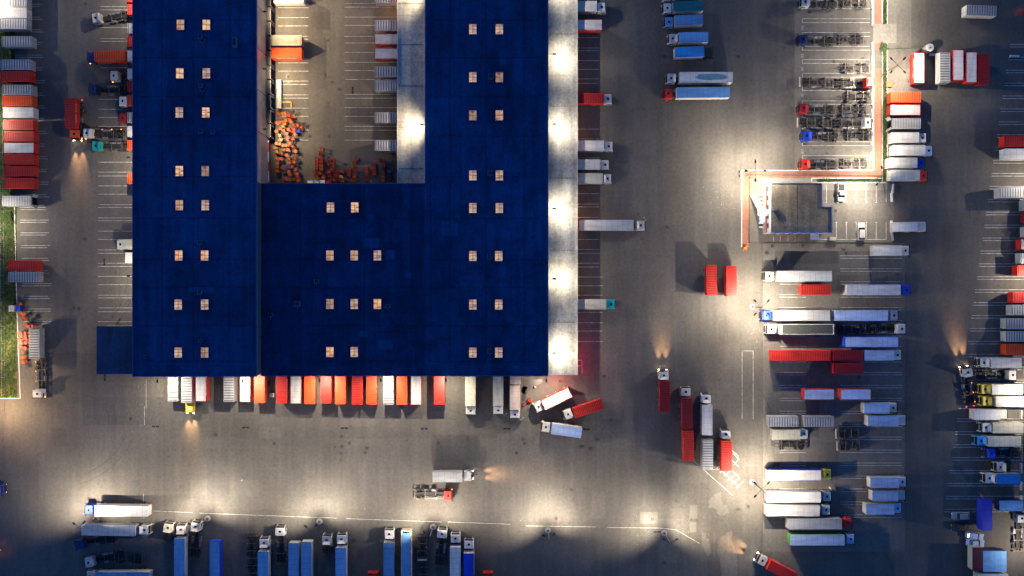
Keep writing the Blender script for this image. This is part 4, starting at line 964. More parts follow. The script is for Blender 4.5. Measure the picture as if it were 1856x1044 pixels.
# --- three trucks manoeuvring at the south east corner
SE = 'at the warehouse corner'
V(chassis_truck('white', 'low', 0, markers=True), 1010, 722, 206.5, 'white cab truck turning under a white container', 'truck', SE, zr=4.1); V(container('white', 'red', 0, legs=False, z0=1.33, text=False), 1009, 723, 206.5, 'white roofed container on the leftmost angled truck', CT, SE, zr=4.1)
V(chassis_truck('white', 'high', 0), 1066, 740.5, 198, 'white cab truck with a red container', 'truck', SE, zr=4.1); V(container('red', None, .43, legs=False, z0=1.33, text=True), 1066, 740.5, 198, 'red ribbed container on the middle angled truck', CT, SE, zr=4.1)
V(chassis_truck('white', 'low', 0, markers=True), 1027, 781, 172, 'white cab truck with a pale ribbed container', 'truck', SE, zr=4.1); V(container('light_blue', 'white', 0, legs=False, z0=1.33), 1027, 781, 172, 'pale blue grey container on the lowest angled truck', CT, SE, zr=4.1)
# --- east canopy docks
ED = 'under the east canopy'
V(box_truck('white', 'white', L=7.4, W_=2.55, band=((0,.36,'blue'),) if False else None), 1055, 11, 0, 'white box truck', 'truck', ED, zr=3.85)
cont('whitered', 1064, 45, 0, ED)
VC(chassis_truck('white', 'low', 0), 1102, 179, 0, 'white cab truck below a red container', 'truck', ED); V(container('red', None, .43, legs=False, z0=1.33, text=True), 1067, 178, 0, 'red ribbed container on a truck', CT, ED, zr=4.1)
V(box_truck('white', 'white', L=7.4, band=((.70,.78,'cream'),)), 1068, 264, 0, 'white box truck with a tan roof strip', 'truck', ED, zr=3.85)
V(box_truck('white', 'white', L=7.2), 1062, 298, 0, 'white box truck with dark hatch', 'truck', ED, zr=3.85)
V(box_truck('white', 'cream', L=7.3, style='high'), 1066, 323, 0, 'cream box truck', 'truck', ED, zr=3.85)
V(semi_truck('white', 'white', L=13.3, door=1), 1100, 408, 0, 'long white semi truck with open mirror door', 'truck', ED, zr=3.95)
V(box_truck('teal', 'cream', L=7.4), 1072, 551.5, 0, 'cream box truck with teal cab', 'truck', ED, zr=3.85)
# --- trucks parked in the dark lane, top centre right
DL = 'in the dark lane at top'  # blue roofs in this lane: dusk sky light painted onto white tops
V(box_truck('white', 'grey', L=7.2), 1246, -11, 182, 'grey roofed box truck cut by the top edge', 'truck', DL, zr=3.85)
V(box_truck('white', 'dark_teal', 'white', L=7.5, style='low'), 1247.5, 11, 182, 'box truck with dark grey roof and white cab', 'truck', DL, zr=3.85)
V(box_truck('dusk_blue', 'dusk_blue', 'white', L=7.0, style='low', door=-1), 1248.5, 36, 182.5, 'dusk-blue box truck with open door', 'truck', DL, zr=3.85)
V(box_truck('white', 'dusk_blue', 'white', L=7.3, style='high'), 1257, 67.5, 180.5, 'dusk-blue roofed box truck with ribbed roof', 'truck', DL, zr=3.85)
V(box_truck('black', 'sky_blue', 'white', L=7.2, hatch=False), 1250, 94, 2, 'teal roofed box truck with black cab facing right', 'truck', DL, zr=3.85)
V(semi_truck('white', 'white', 'white', L=13.2, patch=True), 1280, 140, 180, 'white semi truck with teal emblem on its roof', 'truck', DL, zr=3.95)
V(semi_truck('red', 'dusk_blue', 'white', L=13.2, style='low'), 1275, 167.5, 180.5, 'dusk-blue roofed semi truck with red cab', 'truck', DL, zr=3.95)
# --- two red containers in the middle yard
cont('red', 1290, 507, 91, 'standing in the middle yard', 'left'); cont('red', 1326, 509, 90.5, 'standing in the middle yard', 'left')
# --- bare chassis rigs in the boxed bays
TB = 'in the boxed bays'
def rig(y, cabx, col, face, tx, st='high', bumper='rail', zr=2.95):
    a = 180 if face == 'L' else 0
    VC(chassis_truck(col, st, 0), cabx, y, a, f'{col.replace("_", " ")} bare chassis truck', 'truck', TB, zr=zr)
    if tx: V(drawbar_trailer(bumper=bumper), tx, y+.5, 0 if face == 'L' and False else (180 if face == 'L' else 0), 'bare drawbar trailer', 'trailer', TB, zr=1.1)
rig(3, 1460, 'white', 'L', 1548); rig(71, 1456, 'dark_blue', 'L', 1541); V(drawbar_trailer(), 1552, 123, 180, 'bare drawbar trailer', 'trailer', TB, zr=1.1)
rig(148, 1576, 'red', 'R', 1476, bumper='bar'); V(drawbar_trailer(), 1556, 174, 180, 'bare drawbar trailer', 'trailer', TB, zr=1.1)
rig(196, 1457, 'dark_red', 'L', 1547); rig(222, 1573, 'white', 'R', 1472, bumper='bar'); rig(246, 1463, 'blue', 'L', 1556); rig(297, 1460, 'red', 'L', 1549)
# --- north east containers
NE = 'in the upright row'
for k, x, y in (('whitered',1666,123),('silver',1713,122),('whitered',1737,118),('whitered',1761,122),('dark_red',1783.5,125)): cont(k, x, y, 90, NE, 'left')
V(container('silver', 'white', .62), 1779, 19, -2, 'white container with widely ribbed roof', CT, 'alone at upper right')
NG = 'beside the grass strip'
cont('orange', 1642, 176, 0, NG); cont('whitered', 1641, 199, 0, NG); V(container('silver', 'grey', .4, open_end=True), 1642, 223.5, 180, 'silver container with open doors', CT, NG)
V(box_truck('white', 'white', L=6.8), 1641, 249, 0, 'white box truck with blue grey cab', 'truck', NG, zr=3.85)
V(box_truck('light_blue', 'white', L=8.0, style='low'), 1648, 272, 0, 'longest white box truck', 'truck', NG, zr=3.85)
V(box_truck('blue', 'white', L=7.0, band=((.74,.80,'cream'),)), 1637, 295, 0, 'white box truck with blue cab', 'truck', NG, zr=3.85)
V(box_truck('red', 'white', L=7.2, band=((.32,.50,'cream'),(.66,.82,'cream'))), 1641, 317.5, 0, 'white box truck with red cab', 'truck', NG, zr=3.85)
V(box_truck('white', 'white', L=6.2, W_=2.3, z1=3.2, hatch=False), 1641, 411, 1, 'small white van with rounded front', 'van', 'right of the car park', zr=3.2)
# cars
for c, kd, px, py, a, lk, ph in (('white','pickup',1526,349,-90,'white pickup car','in the upper car park row'),('white','suv',1562.5,420,90,'white estate car','in the lower car park row'),('grey','suv',1743,936,180,'dark grey car','in the dark lower right yard'),('black','saloon',1742,957,180,'black car','in the dark lower right yard'),('light_blue','suv',1768,972,-10,'pale blue car','beside the dark red container'),('light_blue','saloon',1769,985,-6,'pale blue car','beside the dark red container')):
    x, y = P(px, py, 1.2); sp = car(c, kd); place(sp[0], sp[1], x, y, a, lk, 'car', ph, 'top')
# --- main parking block, left column then right column
MP_ = 'in the main parking block'  # pale blue roofs hold painted sky glow, true blue boxes aside
V(semi_truck('cream', 'white', L=13.4), 1459, 500.5, 180, 'white semi truck with cream cab', 'truck', MP_, zr=3.95)
cont('red', 1479, 525, 180, MP_)
V(semi_truck('blue', 'white', L=13.6, style='high'), 1455, 572, 180, 'white semi truck with bright blue cab', 'truck', MP_, zr=3.95)
V(semi_truck('white', 'white', L=13.4, opentop=True), 1463, 597, 180, 'white semi truck with dark netted open top', 'truck', MP_, zr=3.95)
V(semi_truck('white', 'light_blue', L=13.2), 1561.5, 572, 0, 'pale semi truck with white cab', 'truck', MP_, zr=3.95)
V(semi_truck('blue', 'white', L=13.4, style='low'), 1583.5, 525.5, 0, 'white semi truck with dark blue cab', 'truck', MP_, zr=3.95)
V(box_truck('white', 'white', L=7.0), 1609, 454, 0, 'white box truck', 'truck', 'at the top of the parking block', zr=3.85)
VC(chassis_truck('white', 'low'), 1635, 596, 0, 'white bare chassis truck', 'truck', MP_); V(drawbar_trailer(), 1539, 598, 0, 'bare trailer behind the white chassis truck', 'trailer', MP_, zr=1.1)
V(semi_truck('blue', 'light_blue', 'blue', L=13.3, tractor=False), 1580, 620, 0, 'blue semi trailer without cab', 'trailer', MP_, zr=3.95)
cont('red', 1425.5, 644.5, 180, MP_); cont('red', 1478, 644.5, 180, MP_); cont('dark_red', 1537.5, 644, 180, MP_); cont('dark_red', 1537.5, 667.5, 180, MP_)
V(box_truck('white', 'light_blue', L=7.4), 1593.5, 644, 0, 'dusk-blue roofed box truck', 'truck', MP_, zr=3.85)
V(container('light_blue', 'red', 0), 1484.5, 715, 180, 'blue roofed container with red end', CT, MP_, 'left'); V(container('light_blue', 'red', 0), 1551, 715, 180, 'blue roofed container with red end', CT, MP_, 'left')
V(box_truck('white', 'light_blue', 'white', L=6.2, style='low'), 1589.5, 740, 0, 'dusk-blue roofed box truck', 'truck', MP_, zr=3.85)
V(box_truck('white', 'light_blue', 'white', L=7.5, hatch=False), 1601, 763, 0, 'dusk-blue roofed box truck', 'truck', MP_, zr=3.85)
cont('silver', 1420, 764, 180, MP_, 'left'); cont('silver', 1484.5, 764, 180, MP_, 'left')
V(box_truck('white', 'cream', L=6.9), 1425.5, 788, 0, 'cream box truck', 'truck', MP_, zr=3.85)
V(drawbar_trailer(), 1436, 807, 180, 'bare drawbar trailer', 'trailer', MP_, zr=1.1); V(drawbar_trailer(6.2, 'bar'), 1539, 786, 0, 'bare drawbar trailer with pale tail board', 'trailer', MP_, zr=1.1); V(drawbar_trailer(6.2, 'bar'), 1541, 808, 0, 'bare drawbar trailer with pale tail board', 'trailer', MP_, zr=1.1)
V(semi_truck('yellow', 'white', 'deep_blue', L=13.3, end='white'), 1440, 861.5, 0, 'white roofed semi truck with blue sides and yellow cab', 'truck', MP_, zr=3.95)
V(semi_truck('white', 'white', L=13.4, style='low', door=1), 1439, 901.5, 0, 'white semi truck with open cab door', 'truck', MP_, zr=3.95)
V(semi_truck('white', 'white', L=13.3, style='low'), 1437.5, 926, 0, 'white semi truck with closed doors', 'truck', MP_, zr=3.95)
V(semi_truck('red', 'grey', 'silver', L=13.3, style='low'), 1477.5, 950, 0, 'grey semi truck with red cab', 'truck', MP_, zr=3.95)
V(semi_truck('light_blue', 'light_blue', 'green', L=13.5, style='low'), 1481.5, 979, 0, 'semi truck with green sides and dusk-blue roof', 'truck', MP_, zr=3.95)
V(box_truck('white', 'light_blue', 'white', L=7.0), 1603.5, 875, 0, 'dusk-blue roofed box truck with white tail', 'truck', 'at the lower end of the block', zr=3.85)
V(box_truck('white', 'light_blue', 'white', L=6.3, hatch=False, door=0), 1604.5, 899, 0, 'dusk-blue roofed box truck with roof vent', 'truck', 'at the lower end of the block', zr=3.85)
V(box_truck('light_blue', 'light_blue', 'white', L=6.9), 1595.5, 923, 0, 'dusk-blue roofed box truck with blue cab', 'truck', 'at the lower end of the block', zr=3.85)
# --- right edge
RE = 'along the right edge'
for k, x, y in (('red',1847,256),('white',1848,279),('silver',1838,349),('silver',1884,372),('dark_red',1887,395),('silver',1886,420),('whitered',1878,443),('silver',1877,468),('red',1871,490),('red',1863,539),('silver',1860,562),('silver',1850,587),('silver',1850,610),('orange',1850,634)): cont(k, x, y, 180, RE, text=False)
V(box_truck('white', 'white', L=7.6, style='high'), 1824, 658, 180, 'white box truck facing left', 'truck', RE, zr=3.85)
VC(chassis_truck('white', 'low'), 1836, 680, 0, 'white bare chassis truck facing right', 'truck', RE)
V(box_truck('yellow', 'white', 'yellow', L=7.6, style='high'), 1826, 706, 180, 'white roofed truck with yellow cab and sides', 'truck', RE, zr=3.85)
V(semi_truck('yellow', 'white', 'white', L=13.3, style='high'), 1854, 728, 180, 'white semi truck with yellow cab', 'truck', RE, zr=3.95)
V(box_truck('white', 'white', L=6.4, hatch=False), 1789.5, 752, 0, 'white box truck facing right', 'truck', RE, zr=3.85)
V(box_truck('white', 'cream', L=7.6, style='high'), 1827.5, 776, 180, 'cream box truck with white cab and blue lamp', 'truck', RE, zr=3.85)
V(box_truck('sky_blue', 'cream', L=8.2, style='high'), 1821, 800, 180, 'cream box truck with bright blue cab', 'truck', RE, zr=3.85)
VC(chassis_truck('blue', 'low'), 1797, 822.5, 180, 'blue bare chassis truck', 'truck', RE)
x, y = P(1814, 847, 2.95); sp = tractor_unit('white'); place(sp[0], sp[1], x, y, 180, 'white tractor unit without trailer', 'truck', RE, 'top')
V(box_truck('white', 'sky_blue', 'white', L=6.0, style='high'), 1828, 868.5, 180, 'blue roofed truck with white cab', 'truck', RE, zr=3.85)
VC(chassis_truck('white', 'high', 1.3, markers=True), 1755, 675, 100, 'white bare chassis truck with lit headlights facing up', 'truck', 'in the right lane')
# lower right corner
LR = 'in the dark lower right corner'
V(container('deep_blue', None, 0, L=7.6), 1789, 934, 90, 'deep blue upright container', CT, LR); V(container('dusk_blue', 'dark_blue', 0, L=5.8), 1833, 917, 0, 'bright blue container lying across', CT, LR)
V(container('dusk_blue', 'dark_blue', 0, L=5.8), 1803, 1008, 0, 'blue container above its twin', CT, LR); V(container('dusk_blue', 'dark_blue', 0, L=5.8), 1803, 1027, 0, 'darker blue container below its twin', CT, LR)
V(container('maroon', 'cream', 0, L=5.6), 1772, 1013, 90, 'dark maroon upright container', CT, LR)
VC(chassis_truck('white', 'low'), 1853, 940, 90, 'white cab truck half out of frame', 'truck', LR); V(container('white', None, 0, L=7.4), 1800, 1050, 0, 'white container at the bottom edge', CT, LR)
# --- rows at the bottom
BR = 'in the bottom row'  # dusk light is put into the roof colour of this row
V(semi_truck('blue', 'white', L=13.2, style='low'), 219.5, 926.5, 179.5, 'white semi truck with bright blue cab', 'truck', BR, zr=3.95)
V(semi_truck('white', 'white', L=13.4, style='high'), 196, 961.5, -1, 'white semi truck facing right', 'truck', BR, zr=3.95)
VC(chassis_truck('dark_blue', 'low'), 143, 987, 188, 'dark blue bare chassis truck', 'truck', BR); VC(chassis_truck('white', 'low'), 160, 1020, 190, 'white chassis truck in the dark', 'truck', BR)
V(semi_truck('white', 'dusk_blue', 'white', L=13.2, style='low'), 222, 1047, 180, 'pale semi truck cut by the bottom edge', 'truck', BR, zr=3.95)
V(drawbar_trailer(), 235, 1014, 180, 'bare drawbar trailer in the dark', 'trailer', BR, zr=1.1)
def up_semi(cx, y0, ccol, roof, look, side=None, **kw): V(semi_truck(ccol, roof, side or roof, L=13.3, **kw), cx, y0+47.5, 90, look, 'truck', BR, 'left', zr=3.95)
def up_trac(cx, cy, col, look, a=90, **kw):
    x, y = P(cx, cy, 2.95); sp = tractor_unit(col, **kw); place(sp[0], sp[1], x, y, a, look, 'truck', BR, 'left')
up_trac(304, 957, 'cream', 'white tractor unit with angled cab', 82, style='high')
up_semi(325, 977, 'white', 'dusk_blue', 'dusk-blue roofed semi truck with white cab', 'white')
VC(chassis_truck('white', 'high'), 354, 955, 84, 'white bare chassis truck', 'truck', BR, 'left')
V(semi_truck('white', 'dusk_blue', 'blue', L=13.3, tractor=False), 389, 1030, 90, 'blue trailer with white ellipse on its side', 'trailer', BR, 'left', zr=3.95)
V(drawbar_trailer(6.6), 456, 990, 90, 'bare trailer with red tail lamps', 'trailer', BR, 'left', zr=1.1); V(drawbar_trailer(6.6), 457, 1044, 90, 'bare trailer cut by the bottom edge', 'trailer', BR, 'left', zr=1.1)
up_semi(476.5, 1001, 'white', 'dusk_blue', 'dusk-blue roofed semi truck with white cab', 'white'); VC(chassis_truck('white', 'low'), 507, 964, 90, 'white bare chassis truck', 'truck', BR, 'left')
V(semi_truck('white', 'dusk_blue', 'white', L=13.3, tractor=False), 532, 1033, 90, 'blue roofed trailer with bright front', 'trailer', BR, 'left', zr=3.95); V(semi_truck('white', 'dusk_blue', 'white', L=13.3, tractor=False), 555, 1031, 90, 'blue roofed trailer with bright front', 'trailer', BR, 'left', zr=3.95)
up_trac(592, 979, 'white', 'white tractor unit with tall deflector', 88, style='high'); up_semi(617.5, 994, 'white', 'dusk_blue', 'dusk-blue roofed semi truck with white cab', 'white')
up_semi(704.5, 985, 'white', 'dusk_blue', 'dusk-blue roofed semi truck with white cab', 'white')
def rusty():
    r = empty('semi_trailer'); m = MB(); L=13.3; rf = pmat('rusty_frame', (.55,.45,.33), .7, .1, .75, 1.3)
    m.box(-L/2, L/2, -1.1, 1.1, 1.2, 3.86, paint('white'), paint('dusk_blue')); m.build('cargo_box', r)
    m = MB()
    for s_ in (-1, 1): m.box(-L/2, L/2, s_*1.19-.08, s_*1.19+.08, 1.2, 3.98, rf)
    for e in (-1, 1): m.cbox(e*(L/2+.06), 0, .1, 2.5, 1.2, 3.99, rf)
    m.cbox(L/2-.3, 0, .4, 1.5, 3.861, 3.95, glass()); m.build('side_frame', r)
    for x in (-5, -3.7, -2.4):
        for y in (-1.05, 1.05): wheel(r, x, y, .48, .38)
    return r
V((('rusty',), rusty), 736, 1011, 90, 'dusk-blue roofed trailer with rusty frame', 'trailer', BR, 'left', zr=3.95)
V(drawbar_trailer(6.6, 'bar'), 765, 990, 90, 'bare trailer with pale head board', 'trailer', BR, 'left', zr=1.1); V(drawbar_trailer(6.6), 768, 1046, 90, 'bare trailer behind another bare trailer', 'trailer', BR, 'left', zr=1.1)
VC(chassis_truck('white', 'low'), 801, 968, 84, 'white bare chassis truck', 'truck', BR, 'left'); up_semi(825, 993, 'white', 'white', 'white semi truck with hatch', style='low'); up_semi(849.5, 1004, 'white', 'blue', 'deep blue semi truck with white cab', 'white', style='low')
for px, n_ in ((675, 'left'), (884, 'right')): cont('red', px, 1066, 90, 'cut by the bottom edge', 'left')
# --- moving trucks at lower middle
V(box_truck('white', 'white', 'grey', L=7.4, lit=1.5, hatch=False), 811, 864.5, 0, 'white box truck driving right with headlights on', 'truck', 'at lower middle', zr=3.85)
VC(chassis_truck('red', 'low', 0, markers=True), 812, 898.5, 0, 'red cab bare chassis truck driving right', 'truck', 'at lower middle')
# --- column of trucks facing up, right of centre
UC = 'in the up-facing group'
def up_rig(cx, cy, look_t, look_c, ccol, a=90, lit=0, st='high'):
    V(chassis_truck(ccol, st, lit, markers=bool(lit)), cx, cy, a, look_t, 'truck', UC, 'left', zr=4.1)
up_rig(1205, 719, 'white cab truck with headlights on', '', 'white', 90.3, 1.2); cont('dark_red', 1205, 719, 90.3, 'on the leftmost up-facing truck', carried=True, text=True)
up_rig(1245.5, 749, 'white cab truck pulling two red containers', '', 'white', 91, 0, 'low'); cont('dark_red', 1245.5, 749, 91, 'on the second up-facing truck', carried=True, text=True)
V(drawbar_trailer(7.2), 1248, 808, 91.5, 'drawbar trailer under a red container', 'trailer', UC, 'left', zr=1.1); cont('red', 1248.5, 808.5, 91.5, 'behind the second', carried=True)
up_rig(1282, 761, 'white cab truck pulling two pale containers', '', 'white'); cont('white', 1282, 761.5, 90, 'on the third up-facing truck', carried=True)
V(drawbar_trailer(7.2), 1283, 824, 90, 'drawbar trailer under a silver container', 'trailer', UC, 'left', zr=1.1); cont('silver', 1283, 824.5, 90, 'behind the third lorry', carried=True)
up_rig(1317.5, 826, 'white cab truck with open door and red container', '', 'white'); cont('red', 1317.5, 826.5, 90, 'on the rightmost up-facing truck', carried=True)
# bottom right moving truck
V(chassis_truck('white', 'low', 1.3), 1418, 1036, 153, 'white cab truck driving up left from the bottom edge', 'truck', 'at bottom right', zr=4.1); cont('red', 1418, 1036, 153, 'on the truck leaving at the bottom edge', carried=True)
# --- courtyard
CY = 'in the courtyard'
cont('white', 523, -4, 0, 'on the left of the courtyard', text=False); V(container('cream', 'red', .30), 519.5, 73, 0, 'pale ribbed container with red sides', CT, 'on the left of the courtyard'); cont('plainorange', 519, 96, 0, 'on the left of the courtyard')
for k, y in (('silver',-4),('silver',46),('whitered',71),('whitered',97),('silver',130),('silver',155),('silver',213),('silver',264)): cont(k, 706.5, y, 180, 'under the courtyard canopy')
# left edge fragments
x, y = P(-6, 888, 2.9); sp = tractor_unit('blue'); place(sp[0], sp[1], x, y, 0, 'blue tractor unit cut by the left edge', 'truck', 'at lower left', 'top')
r = empty('work_light'); r.location = (*G(3, 995), 0); m = MB(); m.tube((0,0,0), (0,0,1.2), .06, galv(), n=6); m.build('post', r); m = MB(); m.cbox(0,0,.4,.25,1.2,1.45, amber()); m.build('lamp', r); point(r, (0,0,1.7), 10, (1,.3,.05)); tag(r, 'small orange work light at the lower left edge', 'light')

# ================================================================ roll cages
def cage(col, h=1.75, wd=.84, dp=.72):
    def mk():
        m = MB(); p = pmat('cage_'+col, PAINT[col], .45, .1, .35, 2.5); w_ = pmat('cage_wire', (.22,.16,.12), .5, .3, .3, 2)
        m.box(-wd/2, wd/2, -dp/2, dp/2, .14, .22, p)
        for a in (-1, 1):
            for b in (-1, 1): m.cbox(a*(wd/2-.03), b*(dp/2-.03), .05, .05, .221, h, p); m.cbox(a*(wd/2-.1), b*(dp/2-.1), .1, .06, 0, .139, rubber())
        for a in (-1, 1):
            for k in range(5): m.cbox(a*(wd/2-.03), -dp/2+.12+k*(dp-.24)/4, .02, .02, .222, h-.04, w_)
            m.cbox(a*(wd/2-.03), 0, .05, dp-.12, h-.05, h, p); m.cbox(a*(wd/2-.03), 0, .03, dp-.12, .9, .94, p)
        for k in range(5): m.cbox(-wd/2+.12+k*(wd-.24)/4, dp/2-.03, .02, .02, .222, h-.04, w_)
        m.cbox(0, dp/2-.03, wd-.12, .05, h-.05, h, p)
        m.box(-wd/2+.07, wd/2-.07, -dp/2+.09, dp/2-.07, h-.30, h-.25, p)
        m.cbox(0, -dp/2+.05, wd-.12, .04, h-.45, h-.40, p)
        return m.build('roll_cage')
    return mk
PAINT['cage_orange'] = (.46,.10,.018); PAINT['cage_pink'] = (.50,.13,.06); PAINT['cage_rust'] = (.27,.055,.02); PAINT['cage_ochre'] = (.30,.13,.02); PAINT['cage_red'] = (.42,.04,.015); PAINT['cage_maroon'] = (.2,.012,.012)
rc = random.Random(5)
def cages(pts, ox, oy, f, look, phrase, base, zr=1.6, rot=None, size=1.0):
    for q in pts:
        X, Y = q[0], q[1]; a = (q[2] if len(q) > 2 else 0)+rc.uniform(-7, 7); c = q[3] if len(q) > 3 else rc.choice(base)
        x, y = P(ox+X/f, oy+Y/f, zr); k = ('cage', c)
        if k not in CACHE: o = cage(c)(); register(o); CACHE[k] = o
        else: o = dup(CACHE[k])
        o.location = (x, y, rc.choice((0,0,.002))); o.rotation_euler = (0, 0, R(a)); o.scale = (size*rc.uniform(.95, 1.08), size*rc.uniform(.95, 1.08), rc.uniform(.92, 1.08))
        if c == 'blue': REG.append((o, 'bright blue roll cage', 'roll cage', phrase, 'top'))
        elif c == 'black': REG.append((o, 'black roll cage', 'roll cage', phrase, 'top'))
        elif c == 'yellow': REG.append((o, 'yellow roll cage', 'roll cage', phrase, 'top'))
        else: tag(o, f'{look} {phrase}', 'roll cage', f'roll cages {phrase}')
Lc = [(105,120),(145,110),(185,110,10),(230,130,20,'cage_red'),(300,150,30),(195,200),(245,195,20,'cage_red'),(85,230),(115,225),(155,215),(165,285,10),(290,260),(350,265),(395,290,15,'cage_red'),(80,345),(170,335),(235,320,30),(300,320,0,'cage_red'),(300,350,0,'cage_red'),(362,340,25,'blue'),(210,375,-20),(315,385),(120,400),(222,430,-15,'cage_red'),(288,445,15,'cage_red'),(135,455),(75,500),(118,510),(250,500,20),(160,530),(200,530),(285,540,-20),(170,585),(225,585,20),(320,600,-5),(80,610),(135,630),(208,655,30),(85,700),(135,700),(240,700),(315,690),(245,750),(300,745),(225,808,0,'blue'),(280,810),(155,820),(240,870),(325,845),(90,760),(90,810),(90,860),(200,965),(355,940,0,'cage_red'),(150,990),(250,975),(295,975),(365,985),(250,905),(60,560),(185,250,12),(265,225,14),(130,310),(345,900)]
cages(Lc, 490, 190, 7.2, 'orange wire roll cage', 'in the heap by the courtyard dock wall', ['cage_orange','cage_pink','cage_rust','cage_ochre','cage_orange'], size=1.04)
Rc = [(650,640),(600,700),(600,740),(600,780),(600,820),(662,690,0,'cage_red'),(662,740),(662,790),(662,840),(640,895,20),(570,870,-30),(590,920,-40),(615,955,-40),(600,860,10),(745,740,-20),(810,710,-15,'cage_red'),(812,770,-10),(812,800,-5),(765,770),(760,880,10),(790,850,30),(830,865,30),(870,870,20),(935,870,-20),(925,940,-15,'yellow'),(850,920,10),(775,930),(700,920,-35),(690,950,-30),(780,990),(840,985),(810,955),(1025,830),(1025,870,0,'cage_red'),(1025,915),(990,970),(940,990),(900,985),(880,930),(1090,750),(1120,705),(1095,800),(1095,850),(1095,900),(1095,940),(1080,985),(1040,985),(1255,820,0,'cage_red'),(1255,860,0,'cage_red'),(1260,900),(1260,940),(1260,985),(1350,775),(1350,820),(1350,860),(1350,900),(1415,710),(1485,745,0,'cage_maroon'),(1480,785),(1470,830,0,'cage_maroon'),(1475,885),(1470,930),(1470,985),(1535,770,80,'blue'),(1550,870,0,'blue'),(1560,930,0,'black'),(1560,970,0,'black')]
cages(Rc, 490, 190, 7.2, 'rusty red roll cage', 'among those along the courtyard back wall', ['cage_rust','cage_rust','cage_red','cage_maroon','cage_orange'], size=.98)
cages([(655,575,80,'cage_orange')], 490, 190, 7.2, 'single orange roll cage', 'standing apart on the open courtyard floor', ['cage_orange'], size=1.13)
cages([(240,255,0,'cage_red'),(300,270,0,'cage_red'),(190,335,0,'cage_red'),(235,335,0,'cage_red'),(268,330,0,'cage_red'),(190,365),(235,365),(190,400,0,'cage_red'),(240,390,0,'cage_red'),(240,425),(190,430),(190,465,0,'cage_red'),(235,475,0,'cage_red'),(210,515),(210,565,0,'cage_orange'),(215,610,0,'cage_orange'),(190,55,0,'cage_orange'),(195,150,20,'cage_orange'),(225,195,30),(285,215,10,'black'),(265,270)], 0, 540, 5.22, 'red roll cage', 'in the pile at the left verge', ['cage_rust','cage_red'], size=1.15)
def smallbox():
    r = empty('parcel_crate'); m = MB(); m.cbox(-.75, 0, 1.4, 1.5, .1, 1.9, paint('white')); m.build('lid_box', r); m = MB(); m.cbox(.6, 0, 1.2, 1.4, .1, 1.4, paint('blue')); m.build('blue_bin', r); return r
o = smallbox(); o.location = (*G(33, 559), 0); tag(o, 'white and blue bins above the red cages at the left verge', 'bins')
m = MB(); 
for k in range(4): m.tube((-.8+k*.5, -.6, .05), (-.3+k*.4, .8, 1.1), .06, paint('red'), n=6); m.tube((-.9, -.6+k*.4, .5), (.9, -.5+k*.4, .6), .05, paint('red'), n=6)
o = m.build('metal_frame'); o.location = (*G(1845, 24), 0); tag(o, 'red bent metal frame at the upper right corner', 'metal frame')
m = MB(); m.tube((-.9,-.8,.3), (.9,.8,.3), .12, paint('red'), n=8); m.cbox(.8,.7,.9,.7,.1,1.2, paint('red')); m.cbox(-.8,-.6,.5,1.0,.05,.3, steel()); o = m.build('pallet_truck'); o.location = (*G(954, 730), 0); tag(o, 'small red pallet truck on the stained ground by the docks', 'pallet truck')
m = MB(); m.cbox(0,0,1.4,1.1,0,.16, pmat('pallet_wood', (.35,.22,.11), .8)); m.cbox(0,0,1.1,.9,.161,.9, paint('grey')); o = m.build('pallet_load'); o.location = (*G(494, 716), 0); tag(o, 'grey pallet load between two containers at the south docks', 'pallet')
m = MB(); m.cbox(0,0,1.5,1.2,0,.9, paint('orange')); o = m.build('debris_bin'); o.location = (*G(1610, 154), 0); tag(o, 'rust coloured bin at the top of the container row by the grass', 'bin')
m = MB()
for k in range(3): m.tube((-.4+.4*k,-.8,.05),(-.4+.4*k,.8,.35),.05,pmat('cone_orange',(.7,.2,.03)),n=6)
m.cbox(0,0,.9,.5,0,.6,pmat('cone_orange',(.7,.2,.03))); o = m.build('traffic_barrier'); o.location = (*G(1350, 450), 0); tag(o, 'orange barrier at the lower end of the red walk', 'barrier')

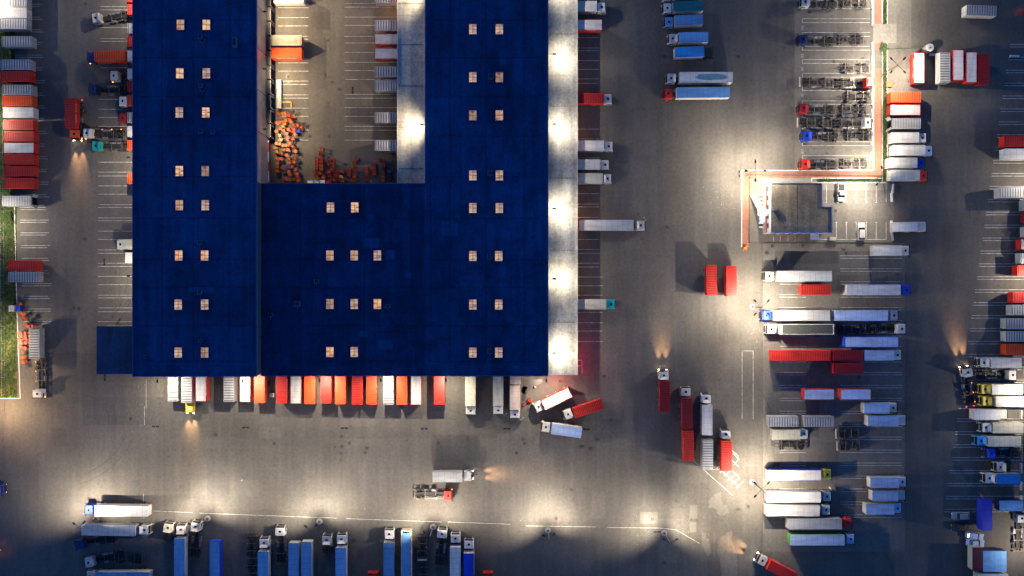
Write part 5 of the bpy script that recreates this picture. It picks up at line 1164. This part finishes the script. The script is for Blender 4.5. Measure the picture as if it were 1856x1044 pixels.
# ================================================================ people (a few pixels each)
def person(shirt, trousers):
    def mk():
        j = [(0,0,.95),(0,0,1.2),(0,0,1.42),(0,0,1.52),(0,0,1.66),(.10,0,.92),(.12,.06,.5),(.13,.0,.06),(.13,.12,.04),(-.10,0,.92),(-.13,-.04,.5),(-.14,-.12,.06),(-.14,0,.04),(.2,0,1.4),(.27,.02,1.12),(.28,.16,.9),(-.2,0,1.4),(-.27,0,1.12),(-.29,.1,.88)]
        e = [(0,1),(1,2),(2,3),(3,4),(0,5),(5,6),(6,7),(7,8),(0,9),(9,10),(10,11),(11,12),(2,13),(13,14),(14,15),(2,16),(16,17),(17,18)]
        rad = [.15,.14,.15,.06,.105,.10,.07,.05,.04,.10,.07,.05,.04,.07,.05,.035,.07,.05,.035]
        me = bpy.data.meshes.new('person'); me.from_pydata(j, e, []); o = bpy.data.objects.new('person', me); COL.objects.link(o)
        md = o.modifiers.new('skin', 'SKIN'); 
        for v, q in zip(me.skin_vertices[0].data, rad): v.radius = (q, q*.85)
        me.skin_vertices[0].data[0].use_root = True
        sb = o.modifiers.new('sub', 'SUBSURF'); sb.levels = 1; sb.render_levels = 1
        dg = bpy.context.evaluated_depsgraph_get(); me2 = bpy.data.meshes.new_from_object(o.evaluated_get(dg)); o.modifiers.clear(); o.data = me2
        me2.materials.clear()
        for mm in (pmat('skin', (.45,.28,.2), .6), pmat('cloth_'+shirt, PAINT[shirt], .8), pmat('cloth_'+trousers, PAINT[trousers], .8)): me2.materials.append(mm)
        for p in me2.polygons:
            z = p.center.z; p.material_index = 0 if z > 1.5 or (abs(p.center.x) > .24 and z < 1.0) else (1 if z > .93 else 2)
        h = MB(); h.loft([rrect(-.12,.12,-.13,.13,1.66,.1), rrect(-.12,.12,-.13,.12,1.74,.1), rrect(-.07,.07,-.08,.07,1.80,.06)], pmat('helmet_'+shirt, PAINT[shirt], .4)); h.build('helmet', o)
        return o
    return mk
for px, py, a, s_, t, lab in ((439, 870, 20, 'white', 'dark_blue', 'person in a white top standing on the open lower yard'), (215, 579, 60, 'red', 'blue', 'person in red and blue walking left of the annex'), (970, 701, -40, 'pink', 'dark_blue', 'person in a pale top near the stained ground')):
    o = person(s_, t)(); o.location = (*P(px, py, 1), .002); o.rotation_euler[2] = R(a); tag(o, lab, 'person')
# shrubs on the left verge
def shrub(seed):
    r = empty('shrub'); rnd = random.Random(seed); m = MB(); lf = pmat('leaves', (.05,.09,.02), .8, 0, .5, 2)
    for _ in range(900):
        t, u = rnd.uniform(0, 6.28), rnd.uniform(-.2, 1); q = rnd.uniform(.5, 1.15)*(1+.3*math.sin(3*t+seed)); x, y, z = 1.7*q*math.cos(t)*math.sqrt(max(0, 1-u*u)), 1.7*q*math.sin(t)*math.sqrt(max(0, 1-u*u)), 1.0+1.1*u*q
        a = rnd.uniform(0, 6.28); d = .13; m.quad([(x+d*math.cos(a), y+d*math.sin(a), z), (x-d*math.sin(a), y+d*math.cos(a), z+rnd.uniform(-.1,.1)), (x-d*math.cos(a), y-d*math.sin(a), z)], lf)
    m.build('foliage', r); m = MB()
    for k in range(5): m.tube((0,0,0), (.7*math.cos(k*1.3), .7*math.sin(k*1.3), 1.2), .05, pmat('bark', (.1,.07,.05), .9), .02, n=5)
    m.build('stem', r); return r
for i, (px, py, lab) in enumerate(((1, 62, 'dark bush beside the topmost left containers'), (2, 84, 'dark bush above the first gap in the left stack'), (-1, 150, 'dark bush beside the left stack'), (17, 540, 'bush on the left verge above the roll cages'), (14, 395, 'bush on the verge below the left stack'), (1600, 88, 'small dark bush at the head of the right grass strip'))):
    o = shrub(i); o.location = (*G(px, py), .05); o.rotation_euler[2] = i; tag(o, lab, 'bush')
    if px == 1600: o.scale = (.55, .55, .6)
write_labels()
